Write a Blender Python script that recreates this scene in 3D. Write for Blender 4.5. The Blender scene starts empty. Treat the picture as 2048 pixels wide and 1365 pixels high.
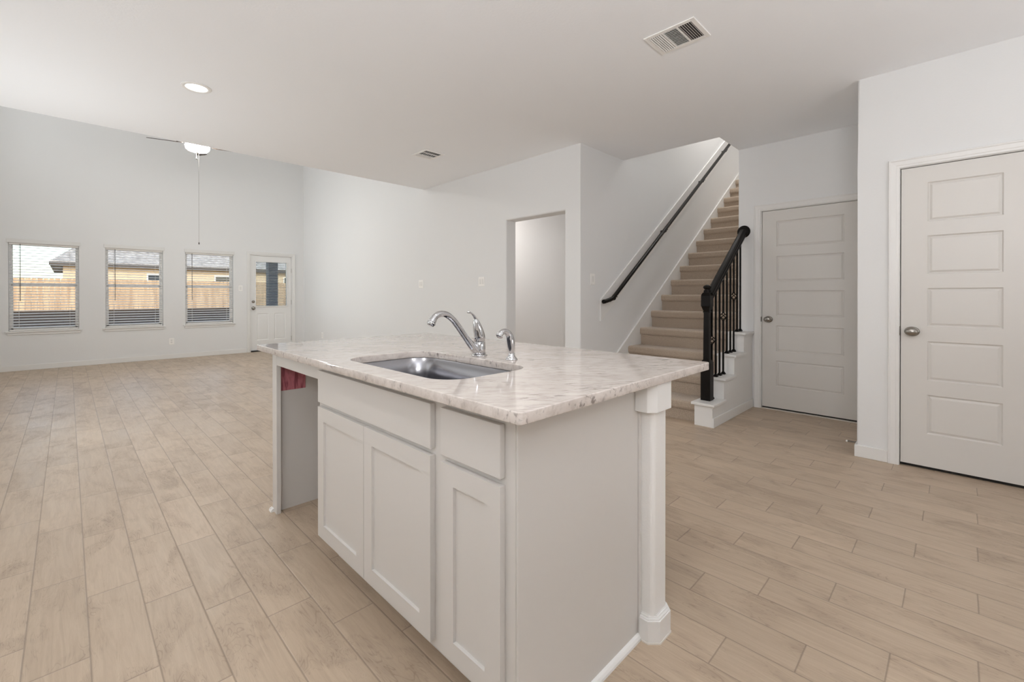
import bpy, bmesh, math, random
from mathutils import Vector, Matrix
random.seed(7)
C = bpy.context.scene.collection
sc = bpy.context.scene
PI = math.pi

# ------------------------------------------------------------------ camera
cam_d = bpy.data.cameras.new('camera'); cam = bpy.data.objects.new('camera', cam_d); C.objects.link(cam)
cam_d.sensor_width = 36.0; cam_d.lens = 889.3 / 2048 * 36.0
cam_d.shift_y = -(682.5 - 595.0) / 2048
cam_d.clip_start = 0.05; cam_d.clip_end = 300
cam.location = (0, 0, 1.178)
cam.rotation_euler = (math.radians(90 - 0.236), 0, math.radians(-45.0))
sc.camera = cam

# ------------------------------------------------------------------ light
sc.view_settings.view_transform = 'Standard'; sc.view_settings.look = 'None'
sc.view_settings.gamma = 1.0; sc.view_settings.use_curve_mapping = False
sc.view_settings.exposure = -0.04

world = bpy.data.worlds.new('sky'); sc.world = world; world.use_nodes = True
wn = world.node_tree; wn.nodes.clear()
sky = wn.nodes.new('ShaderNodeTexSky'); sky.sky_type = 'NISHITA'; sky.sun_disc = False
sky.sun_elevation = math.radians(24); sky.sun_rotation = math.radians(205); sky.air_density = 1.0; sky.dust_density = 1.5
bgn = wn.nodes.new('ShaderNodeBackground'); bgn.inputs['Strength'].default_value = 0.5
won = wn.nodes.new('ShaderNodeOutputWorld')
wn.links.new(sky.outputs[0], bgn.inputs[0]); wn.links.new(bgn.outputs[0], won.inputs[0])

def lamp(name, kind, loc, energy, color=(1, 1, 1), rot=(0, 0, 0), **kw):
    d = bpy.data.lights.new(name, kind); d.energy = energy; d.color = color
    for k, v in kw.items(): setattr(d, k, v)
    o = bpy.data.objects.new(name, d); C.objects.link(o); o.location = loc; o.rotation_euler = rot
    return o

sun = lamp('sun', 'SUN', (0, 0, 20), 1.35, (1.0, 0.94, 0.86), angle=0.01)
sd = Vector((0.30, 1.0, -0.41)).normalized()
sun.rotation_euler = sd.to_track_quat('-Z', 'Y').to_euler()

sc.cycles.max_bounces = 14; sc.cycles.diffuse_bounces = 10
COOL = (0.94, 0.98, 1.0); WARM = (0.975, 0.98, 1.0)
E_ = dict(great_high=22, great_low=8, side=11, back=21, stair=36, hall=18, down=6.5, flash=50, fill_right=20, flash3=22, fan=125)   # lamp powers, W
# added fill lamps along the windowless left and back walls, brightening the rooms
lamp('fill_great_room_high', 'AREA', (-0.98, 8.1, 4.1), E_['great_high'], COOL, (0, -PI / 2, 0), shape='RECTANGLE', size=1.5, size_y=3.4)
lamp('fill_great_room_low', 'AREA', (-0.98, 8.7, 1.7), E_['great_low'], COOL, (0, -PI / 2, 0), shape='RECTANGLE', size=1.4, size_y=1.6, spread=math.radians(70))
lamp('fill_left_wall', 'AREA', (-0.98, 3.2, 1.4), E_['side'], COOL, (0, -PI / 2, 0), shape='RECTANGLE', size=1.7, size_y=3.2)
lamp('fill_back_wall', 'AREA', (1.6, -3.9, 1.55), E_['back'], (0.98, 0.985, 1.0), (PI / 2, 0, PI), shape='RECTANGLE', size=3.0, size_y=1.7)
lamp('stairwell_light', 'AREA', (6.9, 2.2, 5.4), E_['stair'], (1.0, 0.955, 0.91), (0, 0, 0), shape='DISK', size=0.5)
lamp('hall_light', 'AREA', (4.25, 5.5, 2.70), E_['hall'], (1.0, 0.93, 0.88), (0, 0, 0), shape='DISK', size=0.3)
# the photographer's strobe standing behind the camera, turned up at the ceiling and into the room
fl_ = lamp('bounce_strobe', 'AREA', (-0.55, -0.55, 1.85), E_['flash'], WARM, shape='DISK', size=0.9)
fl_.rotation_euler = Vector((0.5, 0.5, 0.95)).to_track_quat('-Z', 'Y').to_euler()

fill2_ = lamp('ceiling_fill_right', 'AREA', (2.2, -1.6, 1.5), E_['fill_right'], WARM, shape='DISK', size=0.9)  # unseen fill lamp added to brighten the ceiling more evenly
fill2_.rotation_euler = Vector((0.0, 0.5, 1.0)).to_track_quat('-Z', 'Y').to_euler()

fl3_ = lamp('bounce_strobe_left', 'AREA', (-0.85, 5.0, 0.95), E_['flash3'], COOL, shape='DISK', size=0.6)
fl3_.rotation_euler = Vector((1.0, 0.10, 0.55)).to_track_quat('-Z', 'Y').to_euler()

# ------------------------------------------------------------------ helpers
def obj(name, me_or_bm, mat=None, parent=None, loc=None, smooth=False):
    if isinstance(me_or_bm, bmesh.types.BMesh):
        bmesh.ops.recalc_face_normals(me_or_bm, faces=me_or_bm.faces)
        me = bpy.data.meshes.new(name); me_or_bm.to_mesh(me); me_or_bm.free()
    else:
        me = me_or_bm
    if mat is not None:
        me.materials.clear(); me.materials.append(mat)
    if smooth:
        for p in me.polygons: p.use_smooth = True
    o = bpy.data.objects.new(name, me); C.objects.link(o)
    if loc: o.location = loc
    if parent is not None:
        o.parent = parent
        w_, q_ = Vector((0, 0, 0)), parent
        while q_ is not None: w_ += q_.location; q_ = q_.parent
        o.location = -w_ if loc is None else Vector(loc)
    return o

def thing(name, label, cat, loc=(0, 0, 0), group=None):
    o = bpy.data.objects.new(name, None); C.objects.link(o); o.location = loc
    o.empty_display_size = 0.05
    o['label'] = label; o['category'] = cat
    if group: o['group'] = group
    return o

def tag(o, label, cat, group=None):
    o['label'] = label; o['category'] = cat
    if group: o['group'] = group
    return o

def struct(o, label=None, cat=None):
    o['kind'] = 'structure'
    if label: o['label'] = label
    if cat: o['category'] = cat
    return o

def sempty(name, loc=(0, 0, 0)):
    o = bpy.data.objects.new(name, None); C.objects.link(o); o.location = loc; o['kind'] = 'structure'
    return o

def B(): return bmesh.new()

def box(bm, x0, x1, y0, y1, z0, z1, bev=0, seg=1):
    r = bmesh.ops.create_cube(bm, size=1)
    vs = r['verts']
    for v in vs:
        v.co = Vector(((x0 + x1) / 2 + v.co.x * (x1 - x0), (y0 + y1) / 2 + v.co.y * (y1 - y0), (z0 + z1) / 2 + v.co.z * (z1 - z0)))
    if bev:
        es = list({e for v in vs for e in v.link_edges})
        bmesh.ops.bevel(bm, geom=es, offset=bev, segments=seg, profile=0.5, affect='EDGES')
    return vs

def tube(bm, pts, rad, seg=12, cap=True, scale2=None):
    pts = [Vector(p) for p in pts]
    n = len(pts)
    if not hasattr(rad, '__len__'): rad = [rad] * n
    rings = []; ref = None
    for i, p in enumerate(pts):
        t = (pts[min(i + 1, n - 1)] - pts[max(i - 1, 0)]).normalized()
        if ref is None:
            a = Vector((0, 0, 1)) if abs(t.z) < 0.9 else Vector((1, 0, 0))
            ref = t.cross(a).normalized()
        else:
            ref = (ref - t * ref.dot(t)).normalized()
        b = t.cross(ref)
        s2 = 1 if scale2 is None else scale2[i]
        rings.append([bm.verts.new(p + (ref * math.cos(2 * PI * k / seg) + b * math.sin(2 * PI * k / seg) * s2) * rad[i]) for k in range(seg)])
    for i in range(n - 1):
        for k in range(seg):
            bm.faces.new((rings[i][k], rings[i][(k + 1) % seg], rings[i + 1][(k + 1) % seg], rings[i + 1][k]))
    if cap:
        bm.faces.new(rings[0][::-1]); bm.faces.new(rings[-1])

def lathe(bm, prof, origin=(0, 0, 0), axis=(0, 0, 1), seg=24, sx=1, sy=1):
    axis = Vector(axis).normalized(); q = Vector((0, 0, 1)).rotation_difference(axis).to_matrix()
    o = Vector(origin); rings = []
    for r, h in prof:
        if r < 1e-6:
            rings.append([bm.verts.new(o + q @ Vector((0, 0, h)))])
        else:
            rings.append([bm.verts.new(o + q @ Vector((r * sx * math.cos(2 * PI * k / seg), r * sy * math.sin(2 * PI * k / seg), h))) for k in range(seg)])
    for a, b in zip(rings, rings[1:]):
        if len(a) == 1 and len(b) == 1: continue
        for k in range(seg):
            k2 = (k + 1) % seg
            if len(a) == 1: bm.faces.new((a[0], b[k], b[k2]))
            elif len(b) == 1: bm.faces.new((a[k], a[k2], b[0]))
            else: bm.faces.new((a[k], a[k2], b[k2], b[k]))
    if len(rings[0]) > 1: bm.faces.new(rings[0][::-1])
    if len(rings[-1]) > 1: bm.faces.new(rings[-1])

def prism(bm, poly, axis, a, b, bev=0, seg=2):
    """poly = list of 2D points, extruded along axis 'x','y','z' from a to b (the other two axes in order)"""
    def P(u, v, w):
        return {'x': (w, u, v), 'y': (u, w, v), 'z': (u, v, w)}[axis]
    va = [bm.verts.new(P(u, v, a)) for u, v in poly]; vb = [bm.verts.new(P(u, v, b)) for u, v in poly]
    n = len(poly)
    fa = bm.faces.new(va[::-1]); fb = bm.faces.new(vb)
    for i in range(n):
        bm.faces.new((va[i], va[(i + 1) % n], vb[(i + 1) % n], vb[i]))
    if bev:
        es = list({e for v in va + vb for e in v.link_edges})
        bmesh.ops.bevel(bm, geom=es, offset=bev, segments=seg, profile=0.5, affect='EDGES')
    return va, vb

def grid_wall(bm, plane, p0, p1, u0, u1, z0, z1, holes):
    """wall slab between p0,p1 on 'x' or 'y' plane, spanning u0..u1, z0..z1, minus rectangular holes (ua,ub,za,zb)"""
    us = sorted({u0, u1} | {h[0] for h in holes} | {h[1] for h in holes})
    zs = sorted({z0, z1} | {h[2] for h in holes} | {h[3] for h in holes})
    us = [u for u in us if u0 <= u <= u1]; zs = [z for z in zs if z0 <= z <= z1]
    def solid(i, j):
        if i < 0 or j < 0 or i >= len(us) - 1 or j >= len(zs) - 1: return False
        cu = (us[i] + us[i + 1]) / 2; cz = (zs[j] + zs[j + 1]) / 2
        return not any(h[0] < cu < h[1] and h[2] < cz < h[3] for h in holes)
    cache = {}
    def V(p, u, z):
        k = (round(p, 5), round(u, 5), round(z, 5))
        if k not in cache:
            cache[k] = bm.verts.new((p, u, z) if plane == 'x' else (u, p, z))
        return cache[k]
    for i in range(len(us) - 1):
        for j in range(len(zs) - 1):
            if not solid(i, j): continue
            a, b, c, d = us[i], us[i + 1], zs[j], zs[j + 1]
            for p in (p0, p1):
                bm.faces.new((V(p, a, c), V(p, b, c), V(p, b, d), V(p, a, d)))
            if not solid(i - 1, j): bm.faces.new((V(p0, a, c), V(p1, a, c), V(p1, a, d), V(p0, a, d)))
            if not solid(i + 1, j): bm.faces.new((V(p0, b, c), V(p1, b, c), V(p1, b, d), V(p0, b, d)))
            if not solid(i, j - 1): bm.faces.new((V(p0, a, c), V(p1, a, c), V(p1, b, c), V(p0, b, c)))
            if not solid(i, j + 1): bm.faces.new((V(p0, a, d), V(p1, a, d), V(p1, b, d), V(p0, b, d)))

def rr(x0, x1, y0, y1, r, n=8):
    pts = []
    for cx, cy, a0 in ((x1 - r, y1 - r, 0), (x0 + r, y1 - r, 90), (x0 + r, y0 + r, 180), (x1 - r, y0 + r, 270)):
        for k in range(n + 1):
            a = math.radians(a0 + 90 * k / n); pts.append((cx + r * math.cos(a), cy + r * math.sin(a)))
    return pts

def smooth_path(pts, n=6):
    P = [Vector(p) for p in pts]; out = []
    Q = [P[0] * 2 - P[1]] + P + [P[-1] * 2 - P[-2]]
    for i in range(1, len(Q) - 2):
        for k in range(n):
            t = k / n
            out.append(0.5 * ((2 * Q[i]) + (-Q[i - 1] + Q[i + 1]) * t + (2 * Q[i - 1] - 5 * Q[i] + 4 * Q[i + 1] - Q[i + 2]) * t * t + (-Q[i - 1] + 3 * Q[i] - 3 * Q[i + 1] + Q[i + 2]) * t ** 3))
    out.append(P[-1]); return out

# ------------------------------------------------------------------ materials
def mat(name, color=(0.8, 0.8, 0.8), rough=0.5, metal=0.0, spec=0.5):
    m = bpy.data.materials.new(name); m.use_nodes = True
    p = m.node_tree.nodes['Principled BSDF']
    p.inputs['Base Color'].default_value = (*color, 1); p.inputs['Roughness'].default_value = rough
    p.inputs['Metallic'].default_value = metal
    p.inputs['Specular IOR Level'].default_value = spec
    return m
def nt(m): return m.node_tree, m.node_tree.nodes['Principled BSDF']
def N(t, typ, **kw):
    n = t.nodes.new(typ)
    for k, v in kw.items():
        if k in n.inputs and not hasattr(type(n), k): n.inputs[k].default_value = v
        else: setattr(n, k, v)
    return n
def math_n(t, op, a, b=None, c=None):
    n = t.nodes.new('ShaderNodeMath'); n.operation = op
    for i, v in enumerate((a, b, c)):
        if v is None: continue
        if isinstance(v, (int, float)): n.inputs[i].default_value = v
        else: t.links.new(v, n.inputs[i])
    return n.outputs[0]
def mix_n(t, fac, a, b, blend='MIX'):
    n = t.nodes.new('ShaderNodeMix'); n.data_type = 'RGBA'; n.blend_type = blend
    if isinstance(fac, (int, float)): n.inputs[0].default_value = fac
    else: t.links.new(fac, n.inputs[0])
    for i, v in ((6, a), (7, b)):
        if isinstance(v, tuple): n.inputs[i].default_value = (*v, 1)
        else: t.links.new(v, n.inputs[i])
    return n.outputs[2]
def ramp_n(t, fac, stops):
    n = t.nodes.new('ShaderNodeValToRGB'); e = n.color_ramp.elements
    while len(e) < len(stops): e.new(0.5)
    for i, (pos, col) in enumerate(stops):
        e[i].position = pos; e[i].color = (*col, 1) if isinstance(col, tuple) else (col, col, col, 1)
    t.links.new(fac, n.inputs[0]); return n.outputs[0]
def noise_n(t, vec, scale, detail=3, rough=0.5, dist=0.0):
    n = t.nodes.new('ShaderNodeTexNoise'); n.inputs['Scale'].default_value = scale
    n.inputs['Detail'].default_value = detail; n.inputs['Roughness'].default_value = rough; n.inputs['Distortion'].default_value = dist
    if vec is not None: t.links.new(vec, n.inputs['Vector'])
    return n.outputs['Fac']
def pos_n(t):
    return t.nodes.new('ShaderNodeNewGeometry').outputs['Position']
def map_n(t, vec, loc=(0, 0, 0), rot=(0, 0, 0), scale=(1, 1, 1)):
    n = t.nodes.new('ShaderNodeMapping'); t.links.new(vec, n.inputs[0])
    n.inputs[1].default_value = loc; n.inputs[2].default_value = rot; n.inputs[3].default_value = scale
    return n.outputs[0]
def bump_n(t, h, strength, dist=0.002):
    n = t.nodes.new('ShaderNodeBump'); n.inputs['Strength'].default_value = strength; n.inputs['Distance'].default_value = dist
    t.links.new(h, n.inputs['Height']); return n.outputs[0]

def paint(name, col, rough=0.6, bs=90, bst=0.12):
    m = mat(name, col, rough, 0, 0.3); t, p = nt(m)
    f = noise_n(t, pos_n(t), bs, 2, 0.5)
    t.links.new(bump_n(t, f, bst, 0.003), p.inputs['Normal'])
    g = noise_n(t, pos_n(t), 1.3, 2)
    t.links.new(mix_n(t, g, tuple(c * 0.985 for c in col), tuple(min(1, c * 1.01) for c in col)), p.inputs['Base Color'])
    return m

M_wall = paint('wall_paint', (0.765, 0.77, 0.77))
M_ceil = paint('ceiling_paint', (0.91, 0.925, 0.95), 0.8, 60, 0.2)
M_trim = mat('white_trim_enamel', (0.775, 0.77, 0.755), 0.35)
M_doorp = mat('door_enamel', (0.68, 0.66, 0.63), 0.38)
M_extdoor = mat('steel_door_paint', (0.80, 0.80, 0.79), 0.4)
M_cab = mat('cabinet_enamel', (0.63, 0.61, 0.585), 0.33)
M_black = mat('black_stained_wood', (0.006, 0.0045, 0.0035), 0.42, 0, 0.16)
M_iron = mat('black_iron', (0.004, 0.0032, 0.0025), 0.5, 0, 0.12)
M_chrome = mat('polished_chrome', (0.60, 0.60, 0.61), 0.05, 1.0)
M_nickel = mat('satin_nickel', (0.33, 0.31, 0.28), 0.26, 1.0)
M_vinyl = mat('white_vinyl', (0.95, 0.94, 0.93), 0.4)
M_slat = mat('faux_wood_slat', (0.86, 0.85, 0.82), 0.45)
M_blind = mat('blind_slat_vinyl', (0.82, 0.80, 0.77), 0.45)
M_plate = mat('switch_plate_plastic', (0.90, 0.89, 0.87), 0.3)
M_dark = mat('dark_void', (0.02, 0.02, 0.02), 0.8)
M_duct = mat('duct_interior', (0.05, 0.045, 0.04), 0.7)
M_underdoor = mat('under_door_dark', (0.015, 0.013, 0.012), 0.7)  # near-black for the shaded gaps under doors, also the back door threshold
M_fanblade = mat('dark_walnut_blade', (0.05, 0.035, 0.028), 0.4)
M_grout = mat('caulk', (0.72, 0.69, 0.64), 0.6)

def textured_drywall():
    m = mat('textured_drywall', (0.80, 0.79, 0.77), 0.55, 0, 0.35); t, p = nt(m)
    f = noise_n(t, pos_n(t), 130, 3, 0.6)
    t.links.new(bump_n(t, ramp_n(t, f, [(0.4, 0.0), (0.6, 1.0)]), 0.14, 0.002), p.inputs['Normal']); return m
M_post = textured_drywall()

def wood_tile():
    m = mat('wood_look_tile', (0.4, 0.3, 0.22), 0.42, 0, 0.4); t, p = nt(m)
    P = pos_n(t); s = t.nodes.new('ShaderNodeSeparateXYZ'); t.links.new(P, s.inputs[0])
    W, L = 0.1552, 0.601
    u = math_n(t, 'DIVIDE', math_n(t, 'SUBTRACT', s.outputs[0], 0.050), W)
    row = math_n(t, 'FLOOR', u)
    v = math_n(t, 'DIVIDE', math_n(t, 'SUBTRACT', math_n(t, 'ADD', s.outputs[1], math_n(t, 'MULTIPLY', row, 0.2035)), 2.39), L)
    col = math_n(t, 'FLOOR', v)
    fu = math_n(t, 'FRACT', u); fv = math_n(t, 'FRACT', v)
    du = math_n(t, 'MULTIPLY', math_n(t, 'MINIMUM', fu, math_n(t, 'SUBTRACT', 1.0, fu)), W)
    dv = math_n(t, 'MULTIPLY', math_n(t, 'MINIMUM', fv, math_n(t, 'SUBTRACT', 1.0, fv)), L)
    d = math_n(t, 'MINIMUM', du, dv)
    joint = ramp_n(t, math_n(t, 'MULTIPLY', d, 100), [(0.12, 1.0), (0.30, 0.0)])
    edge = ramp_n(t, math_n(t, 'MULTIPLY', d, 100), [(0.0, 0.0), (0.45, 1.0)])
    cell = t.nodes.new('ShaderNodeCombineXYZ'); t.links.new(row, cell.inputs[0]); t.links.new(col, cell.inputs[1])
    wn_ = t.nodes.new('ShaderNodeTexWhiteNoise'); wn_.noise_dimensions = '3D'; t.links.new(cell.outputs[0], wn_.inputs['Vector'])
    off = t.nodes.new('ShaderNodeVectorMath'); off.operation = 'SCALE'; t.links.new(wn_.outputs['Color'], off.inputs[0]); off.inputs['Scale'].default_value = 37.0
    pv = t.nodes.new('ShaderNodeVectorMath'); pv.operation = 'ADD'; t.links.new(P, pv.inputs[0]); t.links.new(off.outputs[0], pv.inputs[1])
    g1 = noise_n(t, map_n(t, pv.outputs[0], scale=(30, 2.6, 1)), 1.0, 4, 0.6, 1.6)     # long soft grain
    g2 = noise_n(t, map_n(t, pv.outputs[0], scale=(150, 10, 1)), 1.0, 3, 0.6, 0.6)     # fine fibres
    g3 = noise_n(t, map_n(t, pv.outputs[0], scale=(7, 3.2, 1)), 1.0, 3, 0.6, 0.8)      # cloudy smudges
    g4 = noise_n(t, map_n(t, pv.outputs[0], scale=(14, 2.2, 1)), 1.0, 2, 0.5, 2.5)
    rings = ramp_n(t, math_n(t, 'FRACT', math_n(t, 'MULTIPLY', g4, 11.0)), [(0.0, 0.0), (0.12, 1.0), (0.28, 0.0), (1.0, 0.0)])
    ringm = math_n(t, 'MULTIPLY', rings, ramp_n(t, g3, [(0.44, 0.0), (0.60, 1.0)]))
    A = (0.565, 0.455, 0.342); D = (0.455, 0.355, 0.26)
    c = mix_n(t, ramp_n(t, g1, [(0.35, 0.0), (0.7, 0.75)]), A, D)
    c = mix_n(t, ramp_n(t, g3, [(0.50, 0.0), (0.78, 0.42)]), c, (0.25, 0.185, 0.14))
    c = mix_n(t, math_n(t, 'MULTIPLY', g2, 0.26), c, (0.22, 0.155, 0.11))
    c = mix_n(t, math_n(t, 'MULTIPLY', ringm, 0.42), c, (0.22, 0.155, 0.11))
    tone = t.nodes.new('ShaderNodeHueSaturation')
    t.links.new(c, tone.inputs['Color'])
    t.links.new(math_n(t, 'ADD', math_n(t, 'MULTIPLY', wn_.outputs['Value'], 0.13), 0.94), tone.inputs['Value'])
    c = mix_n(t, math_n(t, 'MULTIPLY', joint, 0.62), tone.outputs[0], (0.24, 0.185, 0.145))
    t.links.new(c, p.inputs['Base Color'])
    h = math_n(t, 'ADD', edge, math_n(t, 'ADD', math_n(t, 'MULTIPLY', g2, 0.10), math_n(t, 'MULTIPLY', g1, 0.12)))
    h = math_n(t, 'SUBTRACT', h, math_n(t, 'MULTIPLY', ringm, 0.12))
    t.links.new(bump_n(t, h, 0.45, 0.002), p.inputs['Normal'])
    t.links.new(ramp_n(t, g3, [(0.3, 0.36), (0.7, 0.48)]), p.inputs['Roughness'])
    return m
M_floor = wood_tile()

def granite():
    m = mat('white_granite', (0.7, 0.65, 0.6), 0.07, 0, 0.5); t, p = nt(m)
    P = pos_n(t)
    q = map_n(t, P, rot=(0, 0, math.radians(38)), scale=(1, 1, 1))
    cloud = noise_n(t, map_n(t, q, scale=(3, 8, 6)), 1.0, 4, 0.6, 0.5)
    st = noise_n(t, map_n(t, q, scale=(15, 46, 34)), 1.0, 5, 0.66, 0.4)
    st2 = noise_n(t, map_n(t, q, loc=(3, 1, 0), scale=(24, 84, 50)), 1.0, 3, 0.55, 0.4)
    where = noise_n(t, map_n(t, q, loc=(9, 4, 2), scale=(4.5, 11.0, 8)), 1.0, 2, 0.5)
    fine = noise_n(t, P, 260, 2, 0.6)
    c = mix_n(t, ramp_n(t, cloud, [(0.35, 0.0), (0.7, 1.0)]), (0.66, 0.605, 0.565), (0.55, 0.495, 0.455))
    c = mix_n(t, ramp_n(t, st, [(0.47, 0.0), (0.72, 0.75)]), c, (0.40, 0.345, 0.31))
    dark = math_n(t, 'MULTIPLY', ramp_n(t, st2, [(0.56, 0.0), (0.68, 1.0)]), ramp_n(t, where, [(0.46, 0.0), (0.60, 1.0)]))
    c = mix_n(t, math_n(t, 'MULTIPLY', dark, 0.8), c, (0.17, 0.145, 0.13))
    c = mix_n(t, math_n(t, 'MULTIPLY', fine, 0.16), c, (0.45, 0.41, 0.38))
    t.links.new(c, p.inputs['Base Color'])
    return m
M_granite = granite()

def carpet():
    m = mat('beige_carpet', (0.36, 0.28, 0.21), 0.95, 0, 0.1); t, p = nt(m)
    P = pos_n(t)
    f = noise_n(t, P, 260, 3, 0.7); g = noise_n(t, P, 90, 2, 0.6); h = noise_n(t, P, 9, 2, 0.6)
    c = mix_n(t, ramp_n(t, f, [(0.32, 0.0), (0.68, 1.0)]), (0.26, 0.205, 0.155), (0.68, 0.565, 0.455))
    c = mix_n(t, ramp_n(t, g, [(0.4, 0.0), (0.7, 0.5)]), c, (0.44, 0.355, 0.275))
    c = mix_n(t, math_n(t, 'MULTIPLY', h, 0.2), c, (0.46, 0.37, 0.285))
    t.links.new(c, p.inputs['Base Color'])
    t.links.new(bump_n(t, math_n(t, 'ADD', f, g), 0.9, 0.004), p.inputs['Normal'])
    p.inputs['Sheen Weight'].default_value = 0.25
    return m
M_carpet = carpet()

def steel():
    m = mat('brushed_stainless', (0.34, 0.34, 0.36), 0.24, 1.0); t, p = nt(m)
    f = noise_n(t, map_n(t, pos_n(t), scale=(8, 400, 400)), 1.0, 2, 0.5)
    t.links.new(bump_n(t, f, 0.06, 0.001), p.inputs['Normal']); return m
M_steel = steel()

def emis(name, col, s):
    m = mat(name, (0.9, 0.9, 0.9), 0.5); p = nt(m)[1]
    p.inputs['Emission Color'].default_value = (*col, 1); p.inputs['Emission Strength'].default_value = s; return m
M_led = emis('lit_diffuser', (1.0, 0.97, 0.93), 6.0)
M_bowl = emis('lit_frosted_bowl', (1.0, 0.96, 0.90), E_['fan'])

def glass():
    m = bpy.data.materials.new('window_glass'); m.use_nodes = True; t = m.node_tree; t.nodes.clear()
    o = t.nodes.new('ShaderNodeOutputMaterial'); g = t.nodes.new('ShaderNodeBsdfGlossy'); tr = t.nodes.new('ShaderNodeBsdfTransparent')
    g.inputs['Roughness'].default_value = 0.4; tr.inputs['Color'].default_value = (0.93, 0.95, 0.95, 1)
    fr = t.nodes.new('ShaderNodeFresnel'); fr.inputs['IOR'].default_value = 1.45
    mx = t.nodes.new('ShaderNodeMixShader'); t.links.new(fr.outputs[0], mx.inputs[0]); t.links.new(tr.outputs[0], mx.inputs[1]); t.links.new(g.outputs[0], mx.inputs[2])
    t.links.new(mx.outputs[0], o.inputs[0]); return m
M_glass = glass()

def pink_sheet():
    m = mat('pink_printed_sheet', (0.45, 0.14, 0.17), 0.5); t, p = nt(m)
    P = pos_n(t)
    f = noise_n(t, map_n(t, P, scale=(60, 60, 6)), 1.0, 3, 0.6, 0.4)
    g = noise_n(t, map_n(t, P, scale=(110, 110, 30)), 1.0, 2, 0.5)
    c = mix_n(t, ramp_n(t, f, [(0.50, 0.0), (0.58, 0.85)]), (0.50, 0.165, 0.20), (0.22, 0.045, 0.065))
    c = mix_n(t, ramp_n(t, g, [(0.5, 0.0), (0.7, 0.35)]), c, (0.25, 0.06, 0.08))
    t.links.new(c, p.inputs['Base Color']); return m
M_pink = pink_sheet()

# ------------------------------------------------------------------ the room shell
CE = 2.75; HI = 5.6; XL = -1.0; XM = 3.743; YW = 10.35; YB = -4.0
bm = B(); box(bm, XL, 8.9, YB, YW + 0.16, -0.12, 0); struct(obj('floor', bm, M_floor))

# window openings on the far wall : (x0, x1, z0, z1)
WIN = [(-0.645, 0.140, 0.62, 2.012), (0.463, 1.25, 0.62, 2.012), (1.584, 2.376, 0.62, 2.012)]
DOOR_EXT = (2.670, 3.508, 0.0, 2.035)
bm = B(); grid_wall(bm, 'y', YW, YW + 0.16, XL - 0.12, 3.905, 0, HI, [(a, b, c, d) for a, b, c, d in WIN] + [DOOR_EXT])
struct(obj('wall_windows', bm, M_wall))
DW = (2.953, 3.845, 0.0, 2.082)
bm = B(); grid_wall(bm, 'x', XM, 3.905, 2.745, YW, 0, HI, [DW])
es = [e for e in bm.edges if abs(e.verts[0].co.x - XM) < 1e-4 and abs(e.verts[1].co.x - XM) < 1e-4 and
      ((abs(e.verts[0].co.y - 2.745) < 1e-4 and abs(e.verts[1].co.y - 2.745) < 1e-4) or
       (all(2.94 < v.co.y < 3.86 and v.co.z < 2.09 for v in e.verts) and (abs(e.verts[0].co.y - e.verts[1].co.y) < 1e-4 or e.verts[0].co.z > 2.0 and e.verts[1].co.z > 2.0)))]
bmesh.ops.bevel(bm, geom=es, offset=0.018, segments=4, profile=0.5, affect='EDGES')
struct(obj('wall_middle', bm, M_wall, smooth=False))
bm = B(); box(bm, 3.905, 8.9, 2.745, 2.90, 0, HI); struct(obj('wall_stair_left', bm, M_wall))
bm = B(); grid_wall(bm, 'x', 5.14, 5.26, 0.515, 1.67, 0, CE, [(0.605, 1.462, 0.0, 2.068)]); struct(obj('wall_closet_door', bm, M_wall))
bm = B(); box(bm, 5.26, 8.9, 1.52, 1.67, 0, HI); box(bm, 5.14, 5.26, 1.52, 1.67, CE, HI); struct(obj('wall_stair_right', bm, M_wall))
bm = B(); grid_wall(bm, 'x', 4.09, 4.21, YB, 0.515, 0, CE, [(-0.356, 0.292, 0.0, 2.068)])
es = [e for e in bm.edges if all(abs(v.co.x - 4.09) < 1e-4 and abs(v.co.y - 0.515) < 1e-4 for v in e.verts)]
bmesh.ops.bevel(bm, geom=es, offset=0.015, segments=4, profile=0.5, affect='EDGES')
struct(obj('wall_right', bm, M_wall))
bm = B(); box(bm, 4.21, 5.40, 0.40, 0.515, 0, CE); struct(obj('wall_return', bm, M_wall))
bm = B(); box(bm, XL, 4.21, YB - 0.12, YB, 0, CE); struct(obj('wall_back', bm, M_wall))
bm = B(); box(bm, XL - 0.12, XL, YB, YW, 0, HI); struct(obj('wall_left', bm, M_wall))
bm = B(); box(bm, 8.9, 9.02, 1.52, 2.90, 0, HI); struct(obj('wall_stair_end', bm, M_wall))
# closets behind the two doors are closed boxes so no light leaks in
bm = B(); box(bm, 5.9, 6.0, 0.515, 1.52, 0, CE); struct(obj('wall_closet_back', bm, M_wall))
bm = B(); box(bm, 4.9, 5.0, -0.8, 0.40, 0, CE); box(bm, 4.21, 4.9, -0.9, -0.8, 0, CE); struct(obj('wall_pantry_back', bm, M_wall))
# hall seen through the cased opening
bm = B(); box(bm, 5.05, 5.15, 2.90, 6.6, 0, CE); struct(obj('wall_hall_back', bm, M_wall))
bm = B(); box(bm, 3.905, 5.15, 6.6, 6.7, 0, CE); struct(obj('wall_hall_end', bm, M_wall))
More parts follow.
